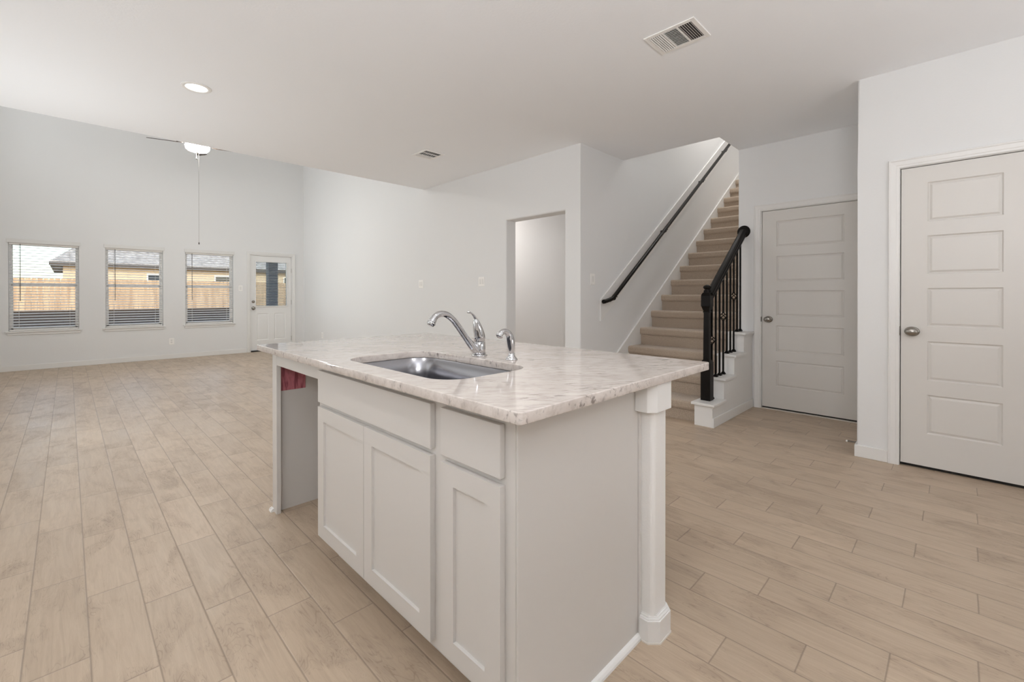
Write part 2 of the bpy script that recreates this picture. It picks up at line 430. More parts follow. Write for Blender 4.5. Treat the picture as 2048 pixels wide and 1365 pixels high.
# ceilings
bm = B(); box(bm, XL, XM, YB, 5.608, CE, CE + 0.3); box(bm, XM, 4.58, YB, 2.745, CE, CE + 0.3); box(bm, 4.58, 6.0, YB, 1.67, CE, CE + 0.3)
bmesh.ops.remove_doubles(bm, verts=bm.verts, dist=1e-5)
struct(obj('ceiling', bm, M_ceil))
bm = B(); box(bm, 3.905, 5.15, 2.90, 6.7, CE, CE + 0.1); struct(obj('ceiling_hall', bm, M_ceil))
bm = B(); box(bm, XL, XM, 5.49, 5.608, CE + 0.3, HI); struct(obj('wall_loft', bm, M_wall))
bm = B(); box(bm, 4.46, 4.58, 1.55, 2.745, CE + 0.3, HI); box(bm, 4.58, 5.14, 1.55, 1.67, CE + 0.3, HI); struct(obj('wall_stairwell_upper', bm, M_wall))
bm = B(); box(bm, XL, 3.905, 5.49, YW + 0.16, HI, HI + 0.12); struct(obj('ceiling_great_room', bm, M_ceil))
bm = B(); box(bm, 4.46, 9.02, 1.52, 2.90, HI, HI + 0.12); struct(obj('ceiling_stairwell', bm, M_ceil))

# baseboards
def baseboard(name, bm_):
    return struct(obj(name, bm_, M_trim))
def bb(bm, x0, x1, y0, y1, h=0.085):
    box(bm, x0, x1, y0, y1, 0, h, 0.003, 2)
T = 0.013
bm = B(); bb(bm, XL, 2.606, YW - T, YW); baseboard('baseboard_windows', bm)
bm = B(); bb(bm, 3.572, XM - 0.001, YW - T, YW); baseboard('baseboard_corner', bm)
bm = B(); bb(bm, XM - T, XM, 3.845, YW - T - 0.001); baseboard('baseboard_middle', bm)
bm = B(); bb(bm, XM - T, XM, 2.745 - T, 2.953); baseboard('baseboard_middle_end', bm)
bm = B(); bb(bm, XM + 0.001, 3.97, 2.745 - T, 2.745); baseboard('baseboard_stair', bm)
bm = B(); bb(bm, 4.09 - T, 4.09, 0.341, 0.515 + T); baseboard('baseboard_right', bm)
bm = B(); bb(bm, 4.09 + 0.001, 5.139, 0.515, 0.515 + T); baseboard('baseboard_return', bm)
bm = B(); bb(bm, 5.14 - T, 5.14, 1.509, 1.516); baseboard('baseboard_closet', bm)
bm = B(); bb(bm, 5.05 - T, 5.05, 2.90, 6.6); baseboard('baseboard_hall', bm)

# ------------------------------------------------------------------ raised / recessed panel faces
def panel_front(bm, plane, p, sgn, u0, u1, z0, z1, panels, steps, thick):
    """door slab whose visible face lies at p facing -sgn... ; steps = [(inset, depth), ...] from each panel's rim inward"""
    def V(u, z, d):
        q = p + sgn * d
        return bm.verts.new((q, u, z) if plane == 'x' else (u, q, z))
    us = sorted({u0, u1} | {a for P_ in panels for a in P_[:2]}); zs = sorted({z0, z1} | {a for P_ in panels for a in P_[2:]})
    for i in range(len(us) - 1):
        for j in range(len(zs) - 1):
            cu, cz = (us[i] + us[i + 1]) / 2, (zs[j] + zs[j + 1]) / 2
            if any(a < cu < b and c < cz < d for a, b, c, d in panels): continue
            bm.faces.new((V(us[i], zs[j], 0), V(us[i + 1], zs[j], 0), V(us[i + 1], zs[j + 1], 0), V(us[i], zs[j + 1], 0)))
    for a, b, c, d in panels:
        prev = (a, b, c, d, 0.0)
        for ins, dep in steps:
            cur = (a + ins, b - ins, c + ins, d - ins, dep)
            pa = [(prev[0], prev[2]), (prev[1], prev[2]), (prev[1], prev[3]), (prev[0], prev[3])]
            ca = [(cur[0], cur[2]), (cur[1], cur[2]), (cur[1], cur[3]), (cur[0], cur[3])]
            for k in range(4):
                k2 = (k + 1) % 4
                bm.faces.new((V(*pa[k], prev[4]), V(*pa[k2], prev[4]), V(*ca[k2], cur[4]), V(*ca[k], cur[4])))
            prev = cur
        bm.faces.new((V(prev[0], prev[2], prev[4]), V(prev[1], prev[2], prev[4]), V(prev[1], prev[3], prev[4]), V(prev[0], prev[3], prev[4])))
    # rim and back
    cs = [(u0, z0), (u1, z0), (u1, z1), (u0, z1)]
    for k in range(4):
        k2 = (k + 1) % 4
        bm.faces.new((V(*cs[k], 0), V(*cs[k2], 0), V(*cs[k2], thick), V(*cs[k], thick)))
    bm.faces.new([V(*c_, thick) for c_ in cs])
    bmesh.ops.remove_doubles(bm, verts=bm.verts, dist=1e-5)

def casing(bm, plane, p, sgn, u0, u1, ztop, w=0.06, t=0.016):
    """three-sided door casing standing proud of wall face p (towards -sgn), opening u0..u1 up to ztop"""
    prof = [(0.0, 0.007), (0.004, 0.010), (0.016, 0.011), (0.020, 0.013), (0.045, 0.015), (0.050, 0.018), (w - 0.003, 0.018), (w, 0.012), (w, 0.0)]
    path = [(u0, 0.0, -1, 0), (u0, ztop, -1, 1), (u1, ztop, 1, 1), (u1, 0.0, 1, 0)]
    rows = []
    for (u, z, du, dz) in path:
        rows.append([bm.verts.new(((p - sgn * h, u + du * o, z + dz * o)) if plane == 'x' else (u + du * o, p - sgn * h, z + dz * o)) for o, h in [(0.0, 0.0)] + prof])
    for a, b in zip(rows, rows[1:]):
        for k in range(len(a) - 1):
            bm.faces.new((a[k], a[k + 1], b[k + 1], b[k]))
    bm.faces.new(rows[0]); bm.faces.new(rows[-1][::-1])

def door_knob(parent, origin, axis, name='door_knob', r=0.027):
    bm = B()
    lathe(bm, [(0.0, 0.0), (0.031, 0.0), (0.033, 0.004), (0.030, 0.008), (0.014, 0.011), (0.011, 0.016), (0.010, 0.030), (0.014, 0.036), (0.023, 0.041), (r, 0.048), (r + 0.001, 0.054), (r - 0.003, 0.061), (0.017, 0.066), (0.0, 0.068)], origin, axis, 28, 1.0, 1.22)
    return obj(name, bm, M_nickel, parent, smooth=True)

PZ = [(1.677, 1.941), (1.323, 1.582), (0.968, 1.228), (0.604, 0.869), (0.243, 0.507)]
STEP = [(0.002, 0.003), (0.007, 0.009), (0.011, 0.009), (0.022, 0.003), (0.024, 0.0025)]
def panel_door(root, px, y0, y1, pan_y, knob_y):
    bm = B(); panel_front(bm, 'x', px, 1, y0, y1, 0.022, 2.052, [(pan_y[0], pan_y[1], a, b) for a, b in PZ], STEP, 0.035)
    slab = obj('door_slab', bm, M_doorp, root)
    k = door_knob(root, (px, knob_y, 0.931), (-1, 0, 0))
    return slab

# door_1: under-stair closet door
r = sempty('door_1', (5.14, 1.03, 0))
panel_door(r, 5.148, 0.627, 1.440, (0.745, 1.310), 1.380)
bm = B(); casing(bm, 'x', 5.14, 1, 0.612, 1.455, 2.063); obj('door_casing', bm, M_trim, r)
bm = B(); box(bm, 5.142, 5.258, 1.4455, 1.461, 0, 2.067); box(bm, 5.142, 5.258, 0.606, 0.622, 0, 2.067); box(bm, 5.142, 5.258, 0.622, 1.4455, 2.0575, 2.067); obj('door_jamb', bm, M_trim, r)
bm = B(); box(bm, 5.128, 5.25, 0.626, 1.441, 0.0, 0.006, 0.002); obj('threshold', bm, mat('threshold_strip', (0.72, 0.68, 0.62), 0.45), r)
bm = B(); box(bm, 5.170, 5.20, 0.626, 1.441, 0.0055, 0.022); obj('under_door_dark', bm, M_underdoor, r)  # dark strip standing in for the shade in the gap under the slab
bm = B(); box(bm, 5.1405, 5.147, 1.444, 1.452, 0.905, 0.955, 0.001); obj('strike_plate', bm, M_nickel, r)
for z in (1.625, 1.05, 0.30):
    bm = B(); tube(bm, [(5.139, 0.632, z - 0.045), (5.139, 0.632, z + 0.045)], 0.006, 10); box(bm, 5.1415, 5.1478, 0.622, 0.648, z - 0.044, z + 0.044); obj('hinge', bm, M_trim, r)

# door_2: pantry door
r = sempty('door_2', (4.09, 0, 0))
panel_door(r, 4.098, -0.338, 0.274, (-0.205, 0.140), 0.216)
bm = B(); casing(bm, 'x', 4.09, 1, -0.353, 0.281, 2.060); obj('door_casing', bm, M_trim, r)
bm = B(); box(bm, 4.092, 4.208, 0.2785, 0.2915, 0, 2.067); box(bm, 4.092, 4.208, -0.3555, -0.341, 0, 2.067); box(bm, 4.092, 4.208, -0.341, 0.2785, 2.0565, 2.067); obj('door_jamb', bm, M_trim, r)
bm = B(); box(bm, 4.118, 4.13, -0.34, 0.276, 0.001, 0.022); obj('under_door_dark', bm, M_underdoor, r)  # shade of the gap below this door, modelled as a dark strip
bm = B(); box(bm, 4.0905, 4.097, 0.2775, 0.288, 0.900, 0.965, 0.001); obj('strike_plate', bm, M_nickel, r)

# spring door stop on the return wall's baseboard
t_ = thing('door_stop', 'small spring door stop with white tip low on the wall corner by the pantry door', 'door stop', (4.175, 0.528, 0.075))
bm = B()
pts = [(4.175 + 0.006 * math.cos(a), 0.530 + 0.004 + a * 0.0008, 0.075 + 0.006 * math.sin(a)) for a in [k * 0.5 for k in range(0, 118)]]
tube(bm, pts, 0.0017, 6); obj('spring', bm, M_nickel, t_, smooth=True)
bm = B(); lathe(bm, [(0, 0), (0.009, 0), (0.009, 0.005), (0, 0.005)], (4.175, 0.528, 0.075), (0, 1, 0), 16); obj('base', bm, M_nickel, t_)
bm = B(); lathe(bm, [(0, 0), (0.0075, 0), (0.008, 0.006), (0.006, 0.011), (0, 0.012)], (4.175, 0.580, 0.075), (0, 1, 0), 16); obj('tip', bm, M_plate, t_, smooth=True)

# ------------------------------------------------------------------ windows and blinds on the far wall
BL = ['left-hand', 'middle', 'right-hand']
for i, (x0, x1, z0, z1) in enumerate(WIN):
    w = sempty('window_%d' % (i + 1), ((x0 + x1) / 2, YW, z0))
    yf = YW + 0.085
    bm = B()
    F = 0.024
    box(bm, x0, x0 + F, yf, yf + 0.07, z0, z1, 0.003); box(bm, x1 - F, x1, yf, yf + 0.07, z0, z1, 0.003)
    box(bm, x0 + F, x1 - F, yf, yf + 0.07, z1 - F, z1, 0.003); box(bm, x0 + F, x1 - F, yf, yf + 0.07, z0, z0 + F, 0.003)
    obj('window_frame', bm, M_vinyl, w)
    zm = 1.345
    bm = B(); s = 0.022
    a0, a1 = x0 + F, x1 - F
    box(bm, a0, a1, yf + 0.035, yf + 0.06, zm - 0.018, zm + 0.022); box(bm, a0, a0 + 0.018, yf + 0.035, yf + 0.06, zm, z1 - F); box(bm, a1 - 0.018, a1, yf + 0.035, yf + 0.06, zm, z1 - F); box(bm, a0, a1, yf + 0.035, yf + 0.06, z1 - F - 0.018, z1 - F)
    up = obj('upper_sash', bm, M_vinyl, w)
    bm = B(); box(bm, a0 + 0.018, a1 - 0.018, yf + 0.045, yf + 0.050, zm + 0.02, z1 - F - 0.018); obj('window_pane', bm, M_glass, up, loc=None)
    bm = B()
    box(bm, a0, a1, yf + 0.005, yf + 0.033, zm - 0.018, zm + 0.018); box(bm, a0, a0 + s, yf + 0.005, yf + 0.033, z0 + F, zm); box(bm, a1 - s, a1, yf + 0.005, yf + 0.033, z0 + F, zm); box(bm, a0, a1, yf + 0.005, yf + 0.033, z0 + F, z0 + F + 0.035)
    lo = obj('lower_sash', bm, M_vinyl, w)
    bm = B(); box(bm, a0 + s, a1 - s, yf + 0.016, yf + 0.021, z0 + F + 0.035, zm - 0.018); obj('window_pane', bm, M_glass, lo)
    bm = B(); box(bm, x0 - 0.035, x1 + 0.035, YW - 0.032, YW, z0 - 0.022, z0, 0.004, 2); box(bm, x0 + 0.001, x1 - 0.001, YW - 0.001, yf, z0 - 0.022, z0 + 0.0005); obj('window_sill', bm, M_trim, w)
    bm = B(); box(bm, x0 - 0.012, x1 + 0.012, YW - 0.014, YW, z0 - 0.062, z0 - 0.0225, 0.003); obj('window_apron', bm, M_trim, w)
    # blind
    t_ = thing('window_blind', ['horizontal slat blind on the leftmost window with sky showing through', 'horizontal slat blind on the middle one of the three windows', 'horizontal slat blind on the window nearest the glazed back door'][i], 'blind', ((x0 + x1) / 2, YW + 0.035, z1), 'slat blinds on the three windows')
    bm = B(); box(bm, x0 - 0.018, x1 + 0.018, YW - 0.018, YW - 0.006, z1 - 0.012, z1 + 0.050, 0.003, 2)
    box(bm, x0 - 0.018, x0 - 0.008, YW - 0.0065, YW - 0.0005, z1 + 0.002, z1 + 0.048); box(bm, x1 + 0.008, x1 + 0.018, YW - 0.0065, YW - 0.0005, z1 + 0.002, z1 + 0.048)
    obj('valance', bm, mat('valance_vinyl_%d' % i, (0.72, 0.715, 0.70), 0.45), t_)
    bm = B(); box(bm, x0 + 0.006, x1 - 0.006, YW + 0.008, YW + 0.058, z1 - 0.042, z1 - 0.002, 0.002); obj('headrail', bm, M_blind, t_)
    bm = B()
    z = z1 - 0.075; ns = 0
    while z > z0 + 0.055:
        th = math.radians(11)
        # gently curved slat
        pr = []
        for k in range(5):
            q = -0.025 + 0.05 * k / 4; pr.append((q, 0.0022 * (1 - (q / 0.025) ** 2)))
        poly = [(q, h) for q, h in pr] + [(q, h - 0.0028) for q, h in reversed(pr)]
        poly = [(YW + 0.033 + q * math.cos(th) - h * math.sin(th), z + q * math.sin(th) + h * math.cos(th)) for q, h in poly]
        prism(bm, poly, 'x', x0 + 0.010, x1 - 0.010); z -= 0.0435; ns += 1
    obj('slats', bm, M_slat, t_)
    bm = B(); box(bm, x0 + 0.010, x1 - 0.010, YW + 0.008, YW + 0.058, z0 + 0.004, z0 + 0.024, 0.004, 2); obj('bottom_rail', bm, M_blind, t_)
    for q in (0.14, 0.86):
        bm = B(); xx = x0 + (x1 - x0) * q
        for yy in (YW + 0.007, YW + 0.059): tube(bm, [(xx, yy, z0 + 0.02), (xx, yy, z1 - 0.01)], 0.0011, 5)
        obj('ladder_cord', bm, M_blind, t_)
    bm = B(); xx = x0 + 0.125 if i != 2 else x0 + 0.105
    tube(bm, [(xx, YW - 0.001, z1 - 0.03), (xx, YW - 0.001, z0 + 0.47)], 0.0042, 8); obj('tilt_wand', bm, mat('smoky_wand_%d' % i, (0.10, 0.095, 0.09), 0.3), t_)

# ------------------------------------------------------------------ glazed back door
r = sempty('door_3', (3.09, YW, 0))
bm = B(); dy = YW + 0.022
gx0, gx1, gz0, gz1 = 2.79, 3.39, 0.955, 1.885
def slabpart(x0, x1, z0, z1): box(bm, x0, x1, dy, dy + 0.045, z0, z1)
panel_front(bm, 'y', dy, 1, 2.692, 3.488, 0.028, 0.88, [(2.81, 3.035, 0.24, 0.80), (3.145, 3.37, 0.24, 0.80)], [(0.004, 0.003), (0.012, 0.008), (0.018, 0.008), (0.03, 0.0035)], 0.045)
box(bm, 2.692, gx0, dy, dy + 0.045, 0.88, 2.012); box(bm, gx1, 3.488, dy, dy + 0.045, 0.88, 2.012); box(bm, gx0, gx1, dy, dy + 0.045, gz1, 2.012); box(bm, gx0, gx1, dy, dy + 0.045, 0.88, gz0)
slab = obj('door_slab', bm, M_extdoor, r)
bm = B()
f0 = 0.022
box(bm, gx0 - f0, gx1 + f0, dy - 0.012, dy, gz1, gz1 + f0, 0.003); box(bm, gx0 - f0, gx1 + f0, dy - 0.012, dy, gz0 - f0, gz0, 0.003)
box(bm, gx0 - f0, gx0, dy - 0.012, dy, gz0, gz1, 0.003); box(bm, gx1, gx1 + f0, dy - 0.012, dy, gz0, gz1, 0.003)
obj('glazing_frame', bm, M_trim, r)
bm = B(); box(bm, gx0, gx1, dy + 0.006, dy + 0.010, gz0, gz1); obj('window_pane', bm, M_glass, r)
bm = B(); box(bm, gx0, gx1, dy + 0.036, dy + 0.040, gz0, gz1); obj('window_pane', bm, M_glass, r)
bm = B(); z = gz1 - 0.02
while z > gz0 + 0.01:
    prism(bm, [(dy + 0.013, z - 0.0004), (dy + 0.033, z + 0.0086), (dy + 0.033, z + 0.0098), (dy + 0.013, z + 0.0008)], 'x', gx0 + 0.006, gx1 - 0.006); z -= 0.0345
obj('enclosed_blind', bm, M_blind, r)
bm = B(); casing(bm, 'y', YW, 1, 2.672, 3.506, 2.033, 0.055); obj('door_casing', bm, M_trim, r)
bm = B(); box(bm, 2.6705, 2.689, YW + 0.001, YW + 0.159, 0, 2.034); box(bm, 3.491, 3.5075, YW + 0.001, YW + 0.159, 0, 2.034); box(bm, 2.689, 3.491, YW + 0.001, YW + 0.159, 2.016, 2.034); obj('door_jamb', bm, M_trim, r)
bm = B(); box(bm, 2.69, 3.49, YW - 0.01, YW + 0.15, 0.0, 0.022); obj('threshold', bm, M_underdoor, r)
door_knob(r, (2.740, dy, 0.912), (0, -1, 0))
bm = B(); lathe(bm, [(0, 0), (0.029, 0), (0.03, 0.006), (0.022, 0.016), (0.018, 0.022), (0, 0.023)], (2.740, dy, 1.046), (0, -1, 0), 20); box(bm, 2.737, 2.743, dy - 0.034, dy - 0.022, 1.034, 1.058); obj('deadbolt', bm, M_nickel, r, smooth=True)
bm = B()
for z in (0.912, 1.046): box(bm, 2.684, 2.691, YW + 0.014, YW + 0.02, z - 0.03, z + 0.03)
obj('strike_plate', bm, M_nickel, r)
for z in (1.72, 1.03, 0.24):
    bm = B(); tube(bm, [(3.492, YW + 0.012, z - 0.05), (3.492, YW + 0.012, z + 0.05)], 0.007, 10); obj('hinge', bm, M_nickel, r)

# ------------------------------------------------------------------ outside
def stucco(name, c):
    m = mat(name, c, 0.9, 0, 0.2); t, p = nt(m)
    t.links.new(bump_n(t, noise_n(t, pos_n(t), 12, 3), 0.4, 0.02), p.inputs['Normal']); return m
def ground_m():
    m = mat('dry_yard', (0.12, 0.08, 0.05), 0.95, 0, 0.1); t, p = nt(m); P = pos_n(t)
    t.links.new(mix_n(t, noise_n(t, P, 2.2, 5, 0.65), (0.022, 0.015, 0.011), (0.075, 0.052, 0.034)), p.inputs['Base Color']); return m
def fence_m():
    m = mat('cedar_fence', (0.5, 0.33, 0.19), 0.85, 0, 0.2); t, p = nt(m); P = pos_n(t)
    f = noise_n(t, map_n(t, P, scale=(7, 7, 0.6)), 1.0, 4, 0.6)
    t.links.new(mix_n(t, ramp_n(t, f, [(0.3, 0.0), (0.7, 1.0)]), (0.36, 0.235, 0.14), (0.58, 0.43, 0.28)), p.inputs['Base Color']); return m
def shingle_m():
    m = mat('roof_shingles', (0.25, 0.24, 0.23), 0.9, 0, 0.2); t, p = nt(m); P = pos_n(t)
    f = noise_n(t, map_n(t, P, scale=(5, 9, 9)), 1.0, 4, 0.7)
    t.links.new(mix_n(t, ramp_n(t, f, [(0.35, 0.0), (0.65, 1.0)]), (0.20, 0.19, 0.185), (0.50, 0.48, 0.46)), p.inputs['Base Color']); return m
bm = B()
prof = [(YW + 0.2, -0.18), (14, -0.18), (18, 0.16), (22.6, 0.62), (60, 0.64), (60, -0.8), (YW + 0.2, -0.8)]
prism(bm, prof, 'x', -30, 45); g = obj('lawn', bm, ground_m()); g['kind'] = 'structure'
bm = B(); box(bm, -1.5, 4.5, YW + 0.165, YW + 2.6, -0.14, -0.04, 0.01); tag(obj('patio_slab', bm, stucco('concrete', (0.20, 0.19, 0.18))), 'concrete patio slab just outside the glazed back door', 'patio')
t_ = thing('cedar_fence', 'sunlit tan cedar board fence crossing the back yard behind the windows', 'fence', (0, 23, 0.55))
bm = B(); x = -8
while x < 26:
    w_ = 0.138; h = 1.79 + random.uniform(-0.012, 0.012)
    prism(bm, [(x, 0.55), (x + w_, 0.55), (x + w_, h - 0.03), (x + w_ - 0.03, h), (x + 0.03, h), (x, h - 0.03)], 'y', 22.98, 23.0); x += 0.145
obj('pickets', bm, fence_m(), t_)
for z in (0.78, 1.2, 1.62):
    bm = B(); box(bm, -8, 26, 23.0, 23.04, z - 0.045, z + 0.045); obj('fence_rail', bm, fence_m(), t_)
def house(name, label, x0, x1, y0, y1, base, eave, ridge, wallc, wins, hip=3.5):
    t_ = thing(name, label, 'house', ((x0 + x1) / 2, y0, base))
    bm = B(); box(bm, x0, x1, y0, y1, base, eave); obj('wall', bm, stucco('siding_' + str(x0), wallc), t_)
    bm = B(); o = 0.45
    ym = (y0 + y1) / 2
    a = [bm.verts.new(v) for v in ((x0 - o, y0 - o, eave - 0.1), (x1 + o, y0 - o, eave - 0.1), (x1 + o, y1 + o, eave - 0.1), (x0 - o, y1 + o, eave - 0.1))]
    b = [bm.verts.new((v.co.x, v.co.y, eave + 0.08)) for v in a]
    c = [bm.verts.new((x0 + hip, ym, ridge)), bm.verts.new((x1 - hip, ym, ridge))]
    bm.faces.new(a[::-1])
    for k in range(4): bm.faces.new((a[k], a[(k + 1) % 4], b[(k + 1) % 4], b[k]))
    bm.faces.new((b[0], b[1], c[1], c[0])); bm.faces.new((b[1], b[2], c[1])); bm.faces.new((b[2], b[3], c[0], c[1])); bm.faces.new((b[3], b[0], c[0]))
    obj('roof', bm, shingle_m(), t_)
    bm = B(); box(bm, x0 - o - 0.02, x1 + o + 0.02, y0 - o - 0.03, y0 - o - 0.002, eave - 0.12, eave + 0.06); obj('fascia', bm, mat('fascia_brown', (0.05, 0.04, 0.035), 0.6), t_)
    for (a0, a1, c0, c1) in wins:
        bm = B(); box(bm, a0, a1, y0 - 0.03, y0, c0, c1); wobj = obj('window', bm, mat('house_window_glass', (0.03, 0.035, 0.04), 0.1), t_)
        bm = B()
        box(bm, a0 - 0.06, a1 + 0.06, y0 - 0.05, y0 - 0.001, c1, c1 + 0.06); box(bm, a0 - 0.06, a1 + 0.06, y0 - 0.05, y0 - 0.001, c0 - 0.06, c0); box(bm, a0 - 0.06, a0, y0 - 0.05, y0 - 0.001, c0, c1); box(bm, a1, a1 + 0.06, y0 - 0.05, y0 - 0.001, c0, c1)
        obj('window_trim', bm, M_trim, wobj)
house('neighbour_house', 'tan neighbouring house with grey shingle roof beyond the back fence', -0.15, 14.0, 31, 41, 0.6, 2.75, 6.6, (0.62, 0.50, 0.36), [(3.1, 4.3, 1.5, 2.3), (6.2, 8.0, 1.4, 2.3), (10.0, 11.2, 1.4, 2.3)])
t_ = thing('patio_post', 'dark blue-grey wrapped patio post seen through the glazed back door', 'post', (3.75, 12.6, -0.04))
bm = B(); box(bm, 3.66, 3.88, 12.5, 12.72, -0.04, 2.75, 0.006); obj('shaft', bm, mat('post_wrap', (0.05, 0.055, 0.09), 0.6), t_)
bm = B(); box(bm, 3.63, 3.91, 12.47, 12.75, -0.04, 0.10, 0.008); obj('base', bm, mat('post_base', (0.06, 0.065, 0.10), 0.6), t_)
bm = B(); box(bm, 2.3, 4.5, YW + 0.17, 12.9, 2.75, 2.95, 0.0); tag(obj('patio_roof', bm, mat('patio_soffit', (0.25, 0.22, 0.22), 0.8)), 'flat patio roof over the glazed back door carried by the dark post', 'patio roof')

# ------------------------------------------------------------------ kitchen island
YE, YL = 0.778, 2.642      # finished end panel, left end
isl = thing('kitchen_island_cabinet', 'white shaker kitchen island with sink cabinet, narrow drawer cabinet and open appliance bay', 'cabinet', (1.1, 1.6, 0))
FF = 0.791   # face frame front
XB = 1.384   # back of the cabinets
def part(name, fn, m, parent=isl, smooth=False, label=None):
    bm_ = B(); fn(bm_); o = obj(name, bm_, m, parent, smooth=smooth)
    if label: o['label'] = label
    return o
def carcass(bm):
    box(bm, FF, FF + 0.019, YE, 1.997, 0.105, 0.884, 0.001)            # face frame
    box(bm, FF + 0.019, XB, YE + 0.001, YE + 0.019, 0.0, 0.884)         # end panel
    box(bm, FF + 0.019, XB, 1.979, 1.997, 0.105, 0.884); box(bm, 0.8785, XB, 1.979, 1.997, 0.0, 0.105)   # left side of sink base
    box(bm, FF + 0.019, XB, YE + 0.019, 1.979, 0.105, 0.12)             # bottoms
    box(bm, XB - 0.008, XB, YE + 0.019, 2.615, 0.0, 0.884)
    box(bm, FF + 0.019, XB, 1.07, 1.088, 0.12, 0.66)
part('carcass', carcass, M_cab)
part('toe_kick', lambda bm: box(bm, 0.866, 0.878, YE + 0.019, 1.979, 0, 0.105), M_cab)
part('end_panel', lambda bm: box(bm, FF + 0.0005, XB, YE - 0.006, YE + 0.0005, 0.0, 0.884, 0.002), M_cab)
part('end_filler_strip', lambda bm: box(bm, XB, XB + 0.014, YE - 0.012, YE + 0.02, 0.0, 0.884, 0.002), M_cab)
part('end_stile', lambda bm: box(bm, FF, FF + 0.023, 2.576, YL, 0.0, 0.884, 0.0015), M_cab)
part('bay_panel', lambda bm: box(bm, FF + 0.023, XB, 2.615, YL, 0.0, 0.884), M_cab)
part('top_rail', lambda bm: box(bm, FF + 0.001, FF + 0.022, 1.9975, 2.5755, 0.803, 0.884, 0.001), M_cab)
# shoe mouldings
part('shoe_moulding', lambda bm: prism(bm, [(YE - 0.006, 0), (YE - 0.020, 0), (YE - 0.019, 0.008), (YE - 0.014, 0.015), (YE - 0.006, 0.019)], 'x', FF, XB + 0.003), M_trim)
part('shoe_moulding', lambda bm: (prism(bm, [(FF, 0), (FF - 0.015, 0), (FF - 0.014, 0.008), (FF - 0.009, 0.015), (FF, 0.019)], 'y', YL - 0.02, YL + 0.016), prism(bm, [(YL, 0), (YL + 0.015, 0), (YL + 0.014, 0.008), (YL + 0.009, 0.015), (YL, 0.019)], 'x', FF - 0.012, XB)), M_trim)
DX = 0.772
SH = [(0.001, 0.0), (0.0025, 0.009)]
def shaker(name, y0, y1, z0, z1, fr=0.058):
    bm_ = B(); panel_front(bm_, 'x', DX, 1, y0, y1, z0, z1, [(y0 + fr, y1 - fr, z0 + fr, z1 - fr)], SH, 0.0185)
    sharp = [e for e in bm_.edges if len(e.link_faces) == 2 and all(abs(v.co.x - DX) < 1e-5 for v in e.verts) and (all(abs(v.co.y - y0) < 1e-5 for v in e.verts) or all(abs(v.co.y - y1) < 1e-5 for v in e.verts) or all(abs(v.co.z - z0) < 1e-5 for v in e.verts) or all(abs(v.co.z - z1) < 1e-5 for v in e.verts))]
    bmesh.ops.bevel(bm_, geom=sharp, offset=0.002, segments=2, profile=0.5, affect='EDGES')
    return obj(name, bm_, M_cab, isl)
shaker('cabinet_door', 1.549, 1.972, 0.130, 0.694)
shaker('cabinet_door', 1.121, 1.546, 0.130, 0.694)
shaker('cabinet_door', 0.815, 1.068, 0.130, 0.692)
part('drawer_front', lambda bm: box(bm, DX, DX + 0.0185, 1.121, 1.972, 0.713, 0.852, 0.002, 2), M_cab)
part('drawer_front', lambda bm: box(bm, DX, DX + 0.0185, 0.815, 1.070, 0.711, 0.850, 0.002, 2), M_cab)

# pony wall (textured post) behind the cabinets with capital and base
pw = thing('island_back_wall', 'textured white half wall behind the island cabinets with boxed capital and base', 'half wall', (1.45, 1.6, 0))
X0, X1, Y0 = 1.399, 1.499, 0.722
def octa(x0, x1, y0, y1, c):
    return [(x0, y1), (x0, y0 + c), (x0 + c, y0), (x1 - c, y0), (x1, y0 + c), (x1, y1)]
def shaft(bm):
    poly = []
    r_ = 0.018
    for cx, cy, a0 in ((X0 + r_, Y0 + r_, 180), (X1 - r_, Y0 + r_, 270)):
        for k in range(6):
            a = math.radians(a0 + 90 * k / 5); poly.append((cx + r_ * math.cos(a), cy + r_ * math.sin(a)))
    poly = [(X0, 2.642)] + poly + [(X1, 2.642)]
    prism(bm, poly, 'z', 0, 0.8835)
part('shaft', shaft, M_post, pw)
part('capital', lambda bm: prism(bm, octa(1.362, 1.512, 0.702, 0.7715, 0.025) , 'z', 0.786, 0.8835, 0.001, 1), M_trim, pw)
def cap_base(bm):
    # moulded base: extrude an outline in rising steps
    for (e, z0, z1) in ((0.0180, 0.0, 0.076), (0.0140, 0.076, 0.081), (0.008, 0.081, 0.086), (0.003, 0.086, 0.089)):
        prism(bm, [(X0 - 0.0005, 0.7655)] + [(X0 - e, 0.7655), (X0 - e, Y0 + 0.018 - e * .4), (X0 + 0.018 - e * .4, Y0 - e), (X1 - 0.018 + e * .4, Y0 - e), (X1 + e, Y0 + 0.018 - e * .4), (X1 + e, 2.642), (X1 + 0.0005, 2.642), (X1 + 0.0005, Y0 + 0.018), (X1 - 0.018, Y0 - 0.0005), (X0 + 0.018, Y0 - 0.0005), (X0 - 0.0005, Y0 + 0.018)], 'z', z0, z1)
part('base_moulding', cap_base, M_trim, pw)
part('caulk_line', lambda bm: prism(bm, [(X0 - 0.0205, 0.755), (X0 - 0.0205, Y0 + 0.010), (X0 + 0.010, Y0 - 0.0205), (X1 - 0.010, Y0 - 0.0205), (X1 + 0.0205, Y0 + 0.010), (X1 + 0.0205, 2.64), (X1 + 0.0175, 2.64), (X1 + 0.0175, Y0 + 0.011), (X1 - 0.011, Y0 - 0.0175), (X0 + 0.011, Y0 - 0.0175), (X0 - 0.0175, Y0 + 0.011), (X0 - 0.0175, 0.755)], 'z', 0, 0.005), M_grout, pw)

# pink sheet stuck inside the bay
bm = B(); box(bm, 0.816, 0.955, 2.6120, 2.6145, 0.655, 0.86, 0.0008); tag(obj('pink_label_sheet', bm, M_pink), 'dark pink sheet with streaked print stuck inside the island bay', 'sheet')

